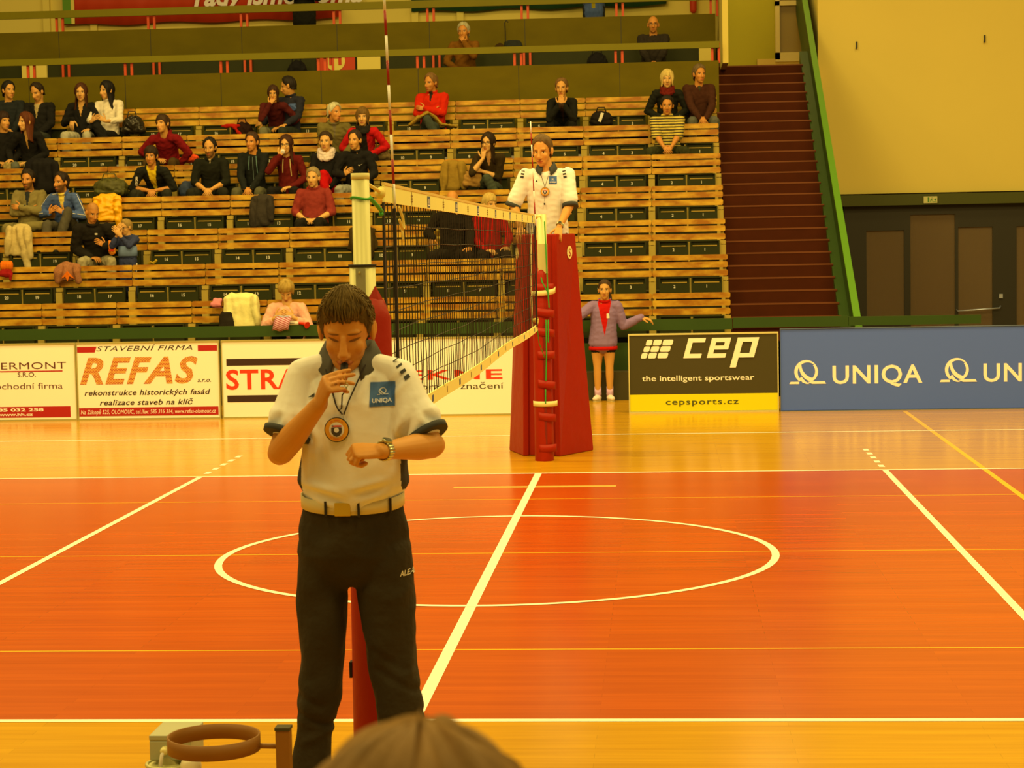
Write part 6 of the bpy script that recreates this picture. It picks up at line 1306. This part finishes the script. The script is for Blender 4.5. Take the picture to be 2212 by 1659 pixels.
bagshape(at(288, 270, yr(7)-.2), (.17, .12, .15), SHB, 'shiny black handbag on the top row seat next to the woman in the cream cardigan', 'handbag', seed=2)
bagshape(at(525, 282, yr(7)-.2), (.16, .12, .13), cloth((40, 18, 6)), 'dark bag on the top row seat left of the girl in jeans', 'bag', seed=3)
c = at(497, 272, yr(7)-.3); soft('red_scarf', [ellipsoid(c, (.16, .05, .035)), tube([c+np.array([.05, -.02, 0]), c+np.array([.12, -.04, -.08]), c+np.array([.17, -.04, -.15])], .028)], cloth((170, 22, 4)), 'red scarf lying over the dark bag in the top row', 'scarf', c)
bagshape(at(240, 404, yr(5)-.2), (.26, .15, .14), mat('bag_camouflage', (78, 66, 12), rough=.6, noise=(16, .7)), 'mottled dark green holdall on the fifth row seat', 'holdall', seed=5)
bagshape(at(1299, 256, yr(7)-.2), (.17, .10, .12), cloth((34, 24, 10)), 'dark bag with white paper on the top row seat right of the woman in black', 'bag', seed=6)
c = at(1299, 252, yr(7)-.32); b = MB(); b.box(c[0]-.025, c[0]+.02, c[1]-.005, c[1]+.005, c[2]-.08, c[2]+.06); o_ = b.build('paper_sheet', NUMW, org=c); o_.rotation_euler = (0, .35, 0); tag(o_, 'white folded paper sticking out of the dark bag in the top row', 'paper')
c = at(408, 344, yr(6)-.2); soft('orange_cushion', [ellipsoid(c, (.15, .10, .055)), ellipsoid(c+np.array([.06, 0, .03]), (.09, .08, .04))], cloth((240, 74, 20)), 'bright orange red bundle next to the hand of the woman in maroon', 'bundle', c)
bagshape(at(822, 330, yr(6)-.2), (.13, .09, .12), mat('cloth_floral', (120, 84, 30)), 'flowered shoulder bag beside the smiling woman in red', 'shoulder_bag', seed=8)
c = at(930, 232, yr(7)-.42); R_ = PEOPLE['heavy man in red pullover with arms crossed, top row, looking left']
Kk = R_['K']; soft('tan_coat', [tube([Kk[0]+np.array([-.16, .05, .0]), Kk[0]+np.array([-.02, .08, .095]), (Kk[0]+Kk[1])/2+np.array([.05, .15, .08]), Kk[1]+np.array([.12, .14, .02]), Kk[1]+np.array([.34, .2, .0])], [(.10, .03), (.11, .03), (.10, .03), (.10, .03), (.05, .02)], (0, 1, 0), 12), tube([Kk[0]+np.array([-.14, .0, .03]), Kk[0]+np.array([-.26, .02, -.08])], [(.07, .03), (.05, .03)], (0, 1, 0), 10)], cloth((160, 112, 22)), 'tan coat laid over the lap of the heavy man in red', 'coat', Kk[0], amp=.008)
c = at(1022, 385, yr(5)-.3); bagshape(c, (.14, .09, .13), cloth((170, 112, 34)), 'tan handbag on the seat between the tan coat and the woman with glasses', 'handbag', seed=9)
c = at(404, 410, yr(5)-.2); soft('blue_jacket', [ellipsoid(c, (.12, .10, .14)), ellipsoid(c+np.array([.08, 0, -.05]), (.10, .09, .08))], mat('cloth_denim_blue', (0, 0, 0), base=(.03, .05, .12, 1), rough=.9), 'dark blue jacket lying on the seat left of the bearded man in black', 'jacket', c)
# chips, wrapper, horn
B_ = PEOPLE['bald man in black jacket and grey track trousers beside the small boy']; c = at(242, 535, B_['W'][1][1]-.10)
e = empty('snack_bag', c, 'orange foil snack bag held by the bald man in the black jacket', 'snack bag'); v, nn, f = remesh([tube([c+np.array([0, 0, -.085]), c+np.array([0, 0, -.04]), c+np.array([.0, 0, .04]), c+np.array([.005, 0, .09])], [(.045, .012), (.052, .03), (.052, .03), (.055, .008)], (1, 0, 0), 14)], .006, 1); mesh_obj('foil', folds(v, nn, .004, .04, 3), f, mat('foil_orange', (222, 110, 6), rough=.3, noise=(40, .5)), e, c)
b = MB(); b.tube([c+np.array([0, -.036, .03]), c+np.array([0, -.03, .03])], .026, n=16); b.build('print', NUMW, e, org=c)
b = MB(); b.box(c[0]-.035, c[0]+.035, c[1]-.034, c[1]-.03, c[2]-.05, c[2]-.02); b.build('print', mat('foil_red', (190, 40, 6), rough=.3), e, org=c)
c = at(330, 567, yr(3)-.02); b = MB(); b.tube([c+np.array([-.06, 0, -.02]), c+np.array([-.02, -.02, .005]), c+np.array([.01, -.01, -.01]), c+np.array([.06, -.02, .03])], [(.02, .008)]*4, n=6); tag(b.build('snack_wrapper', mat('wrapper_yellow', (236, 170, 20), rough=.4), org=c), 'crumpled yellow wrapper on the third row seat next to the boy', 'wrapper')
c = at(632, 700, 12.37); e = empty('air_horn', c, 'red air horn with a white can lying on the green rail', 'air horn')
b = MB(); b.tube([c+np.array([-.085, 0, .015]), c+np.array([.06, 0, .012])], .028, n=16); b.build('can', NUMW, e, True, org=c)
b = MB(); b.tube([c+np.array([.06, 0, .015]), c+np.array([.10, -.01, .01]), c+np.array([.16, -.03, .0]), c+np.array([.20, -.06, -.015])], [.012, .016, .022, .045], n=16, cap=False); b.tube([c+np.array([-.19, 0, .015]), c+np.array([-.15, 0, .02])], .022); b.build('trumpet', mat('horn_red', (214, 40, 6), rough=.3), e, True, org=c)
b = MB(); b.tube([c+np.array([-.15, 0, .02]), c+np.array([-.085, 0, .018])], .004); b.build('pump_rod', STEEL, e, True, org=c)
b = MB(); put(b, text2d('AIR HORN', w=.10, bold=.03), c[0]-.07, c[1]-.0295, c[2]+.006); b.build('lettering', INK, e, org=c)
# gallery things
c = at(1092, 95, 20.12); e = empty('umbrella', (c[0], c[1], FZ8), 'dark folded umbrella leaning on the parapet behind the gallery seats', 'umbrella'); o_ = (c[0], c[1], FZ8)
b = MB(); b.tube([(c[0]+.02, c[1]-.1, FZ8), (c[0], c[1], 5.20), (c[0]-.0, c[1], 5.42), (c[0]-.005, c[1], 5.56), (c[0]+.02, c[1], 5.60), (c[0]+.045, c[1], 5.57)], .009); b.build('shaft', BLACK, e, True, org=o_)
b = MB(); b.tube([(c[0]+.03, c[1]-.1, FZ8+.2), (c[0]+.02, c[1]-.05, 4.9), (c[0], c[1], 5.24)], [.02, .06, .02]); b.build('canopy', cloth((30, 28, 14)), e, True, org=o_)
c = at(1112, 88, 20.1); soft('dark_jacket', [tube([(c[0]-.1, c[1]-.1, FZ8+.42), (c[0]-.05, c[1]-.05, 4.95), (c[0], c[1], 5.22)], [(.20, .10), (.20, .09), (.14, .06)], (1, 0, 0), 14)], cloth((44, 40, 22)), 'dark jacket heaped against the parapet next to the umbrella', 'jacket', (c[0], c[1], FZ8+.3))
c = at(1075, 95, 19.95); soft('brown_coat', [tube([(c[0]-.03, c[1], FZ8+.42), (c[0], c[1]+.05, 4.9), (c[0]+.03, c[1]+.1, 5.18)], [(.18, .09), (.15, .08), (.08, .05)], (1, 0, 0), 14)], cloth((62, 38, 6)), 'brown coat heaped in front of the umbrella on the gallery', 'coat', (c[0], c[1], FZ8+.3))
for px, w_, lab in ((642, .17, 'dark bag standing under the gallery rail, left of the red emblem board'), (1290, .18, 'dark bag standing under the gallery rail above the woman in black')):
    c = at(px, 132, 19.6); bagshape(np.array([c[0], 19.6, FZ8+.62]), (w_, .13, .22), cloth((26, 20, 10)), lab, 'bag', seed=px)
b = MB(); b.box(-13, 2.0, 19.5, 19.9, FZ8+.36, FZ8+.40, 0); b.box(-13, 2.0, 19.86, 19.9, FZ8+.46, FZ8+.99, 0)
for x in np.arange(-12.5, 2, 1.5): b.box(x-.03, x+.03, 19.6, 19.8, FZ8, FZ8+.36, 1); b.box(x-.02, x+.02, 19.88, 19.92, FZ8+.36, FZ8+.97, 1)
tag(b.build('gallery_bench', [SGRN, DARK], org=(0, 19.7, FZ8)), 'long dark bench of the gallery behind the olive parapet', 'bench')
# ------------------------------------------------------------------ things at the near edge
YN = -6.35; RUST = mat('ring_brown_paint', (142, 82, 14), rough=.5, noise=(8, .12)); c = at(462, 1601, YN); px_ = at(613, 1600, YN)[0]
e = empty('ring_stand', (px_, YN, 0), 'brown steel ring on a square post at the bottom edge, left of the near referee', 'stand'); o_ = e.location
R0, zc, hh = .1565, c[2]-.004, .026; V = []; n = 64
for i in range(n):
    a = 2*math.pi*i/n
    for r_, z_ in ((R0, -hh), (R0, hh), (R0-.006, hh), (R0-.006, -hh)): V.append((c[0]+r_*math.cos(a), YN+r_*math.sin(a), zc+z_))
F = [(4*i+j, 4*((i+1) % n)+j, 4*((i+1) % n)+(j+1) % 4, 4*i+(j+1) % 4) for i in range(n) for j in range(4)]
b = MB(); b.add(V, F); b.build('ring', RUST, e, True, org=o_)
b = MB(); b.box(px_-.024, px_+.024, YN-.024, YN+.024, 0, zc+.045); b.build('post', RUST, e, org=o_, bevel=.003)
b = MB(); b.box(px_-.026, px_+.026, YN-.026, YN+.026, zc+.045, zc+.055); b.build('cap', mat('cap_olive', (66, 54, 16), rough=.6), e, org=o_)
b = MB(); b.tube([(c[0]+R0-.01, YN, zc-.012), (px_, YN, zc-.014)], .009, n=8); b.build('arm', RUST, e, True, org=o_)
b = MB(); b.box(px_-.12, px_+.12, YN-.12, YN+.12, 0, .012); b.build('foot_plate', RUST, e, org=o_)
YB = -6.13; c0 = at(322, 1596, YB); c1 = at(408, 1596, YB); cb_ = at(322, 1642, YB); GP = mat('box_grey_plastic', (176, 154, 90), rough=.45)
e = empty('junction_box', ((c0[0]+c1[0])/2, YB, 0), 'grey plastic junction box with a white cable at the bottom edge, behind the brown ring', 'electrical box'); o_ = e.location; zt, zb = c0[2]+.006, cb_[2]-.002; D = .20
b = MB(); b.box(c0[0], c1[0]+.005, YB, YB+D, zb, zt-.014); b.build('box_body', GP, e, org=o_, bevel=.004)
b = MB(); b.box(c0[0]-.001, c1[0]+.006, YB-.001, YB+D+.001, zt-.013, zt+.006); b.build('lid', GP, e, org=o_, bevel=.004)
g_ = at(357, 1620, YB); b = MB(); b.tube([(g_[0], YB+.01, g_[2]), (g_[0], YB-.018, g_[2])], .015, n=12); b.build('cable_gland', STRP, e, True, org=o_)
b = MB(); b.tube([(g_[0], YB-.015, g_[2]), (g_[0]-.004, YB-.035, g_[2]-.01), (g_[0]-.008, YB-.04, g_[2]-.04), (g_[0]-.01, YB-.03, g_[2]-.12), (g_[0]-.02, YB+.02, .15), (g_[0]-.04, YB+.1, .01)], .007, n=8); b.build('cable', NUMW, e, True, org=o_)
b = MB(); xc = (c0[0]+c1[0])/2; b.tube([(xc-.01, YB+.04, .012), (xc-.01, YB+.04, zb-.018)], [.05, .05], n=20); b.build('stem', BFR, e, True, org=o_)
b = MB(); b.tube([(xc-.01+.075*math.cos(a), YB+.02+.075*math.sin(a), zb-.016) for a in np.linspace(0, 2*np.pi, 30)], .007, n=8); b.tube([(xc-.01, YB+.02, zb-.02), (xc-.01, YB+.02, zb-.015)], .07, n=24, cap=False); b.build('clamp_ring', ALU, e, True, org=o_)
b = MB(); b.tube([(xc-.01, YB+.04, 0), (xc-.01, YB+.04, .012)], .11, n=24); b.build('base', BFR, e, True, org=o_)
c = at(412, 1652, YB-.02); e = empty('white_globe', (c[0], YB-.02, 0), 'white round globe cut off by the bottom edge below the brown ring', 'globe'); o_ = e.location
b = MB(); b.ell((c[0], YB-.02, c[2]-.006), (.038, .036, .038), n=24); b.build('globe', mat('globe_cream', (246, 206, 100), rough=.4), e, True, org=o_)
b = MB(); b.tube([(c[0], YB-.02, 0), (c[0], YB-.02, c[2]-.03)], .012, n=10); b.tube([(c[0], YB-.02, 0), (c[0], YB-.02, .01)], .06, n=18); b.build('stem', BFR, e, True, org=o_)
benches()
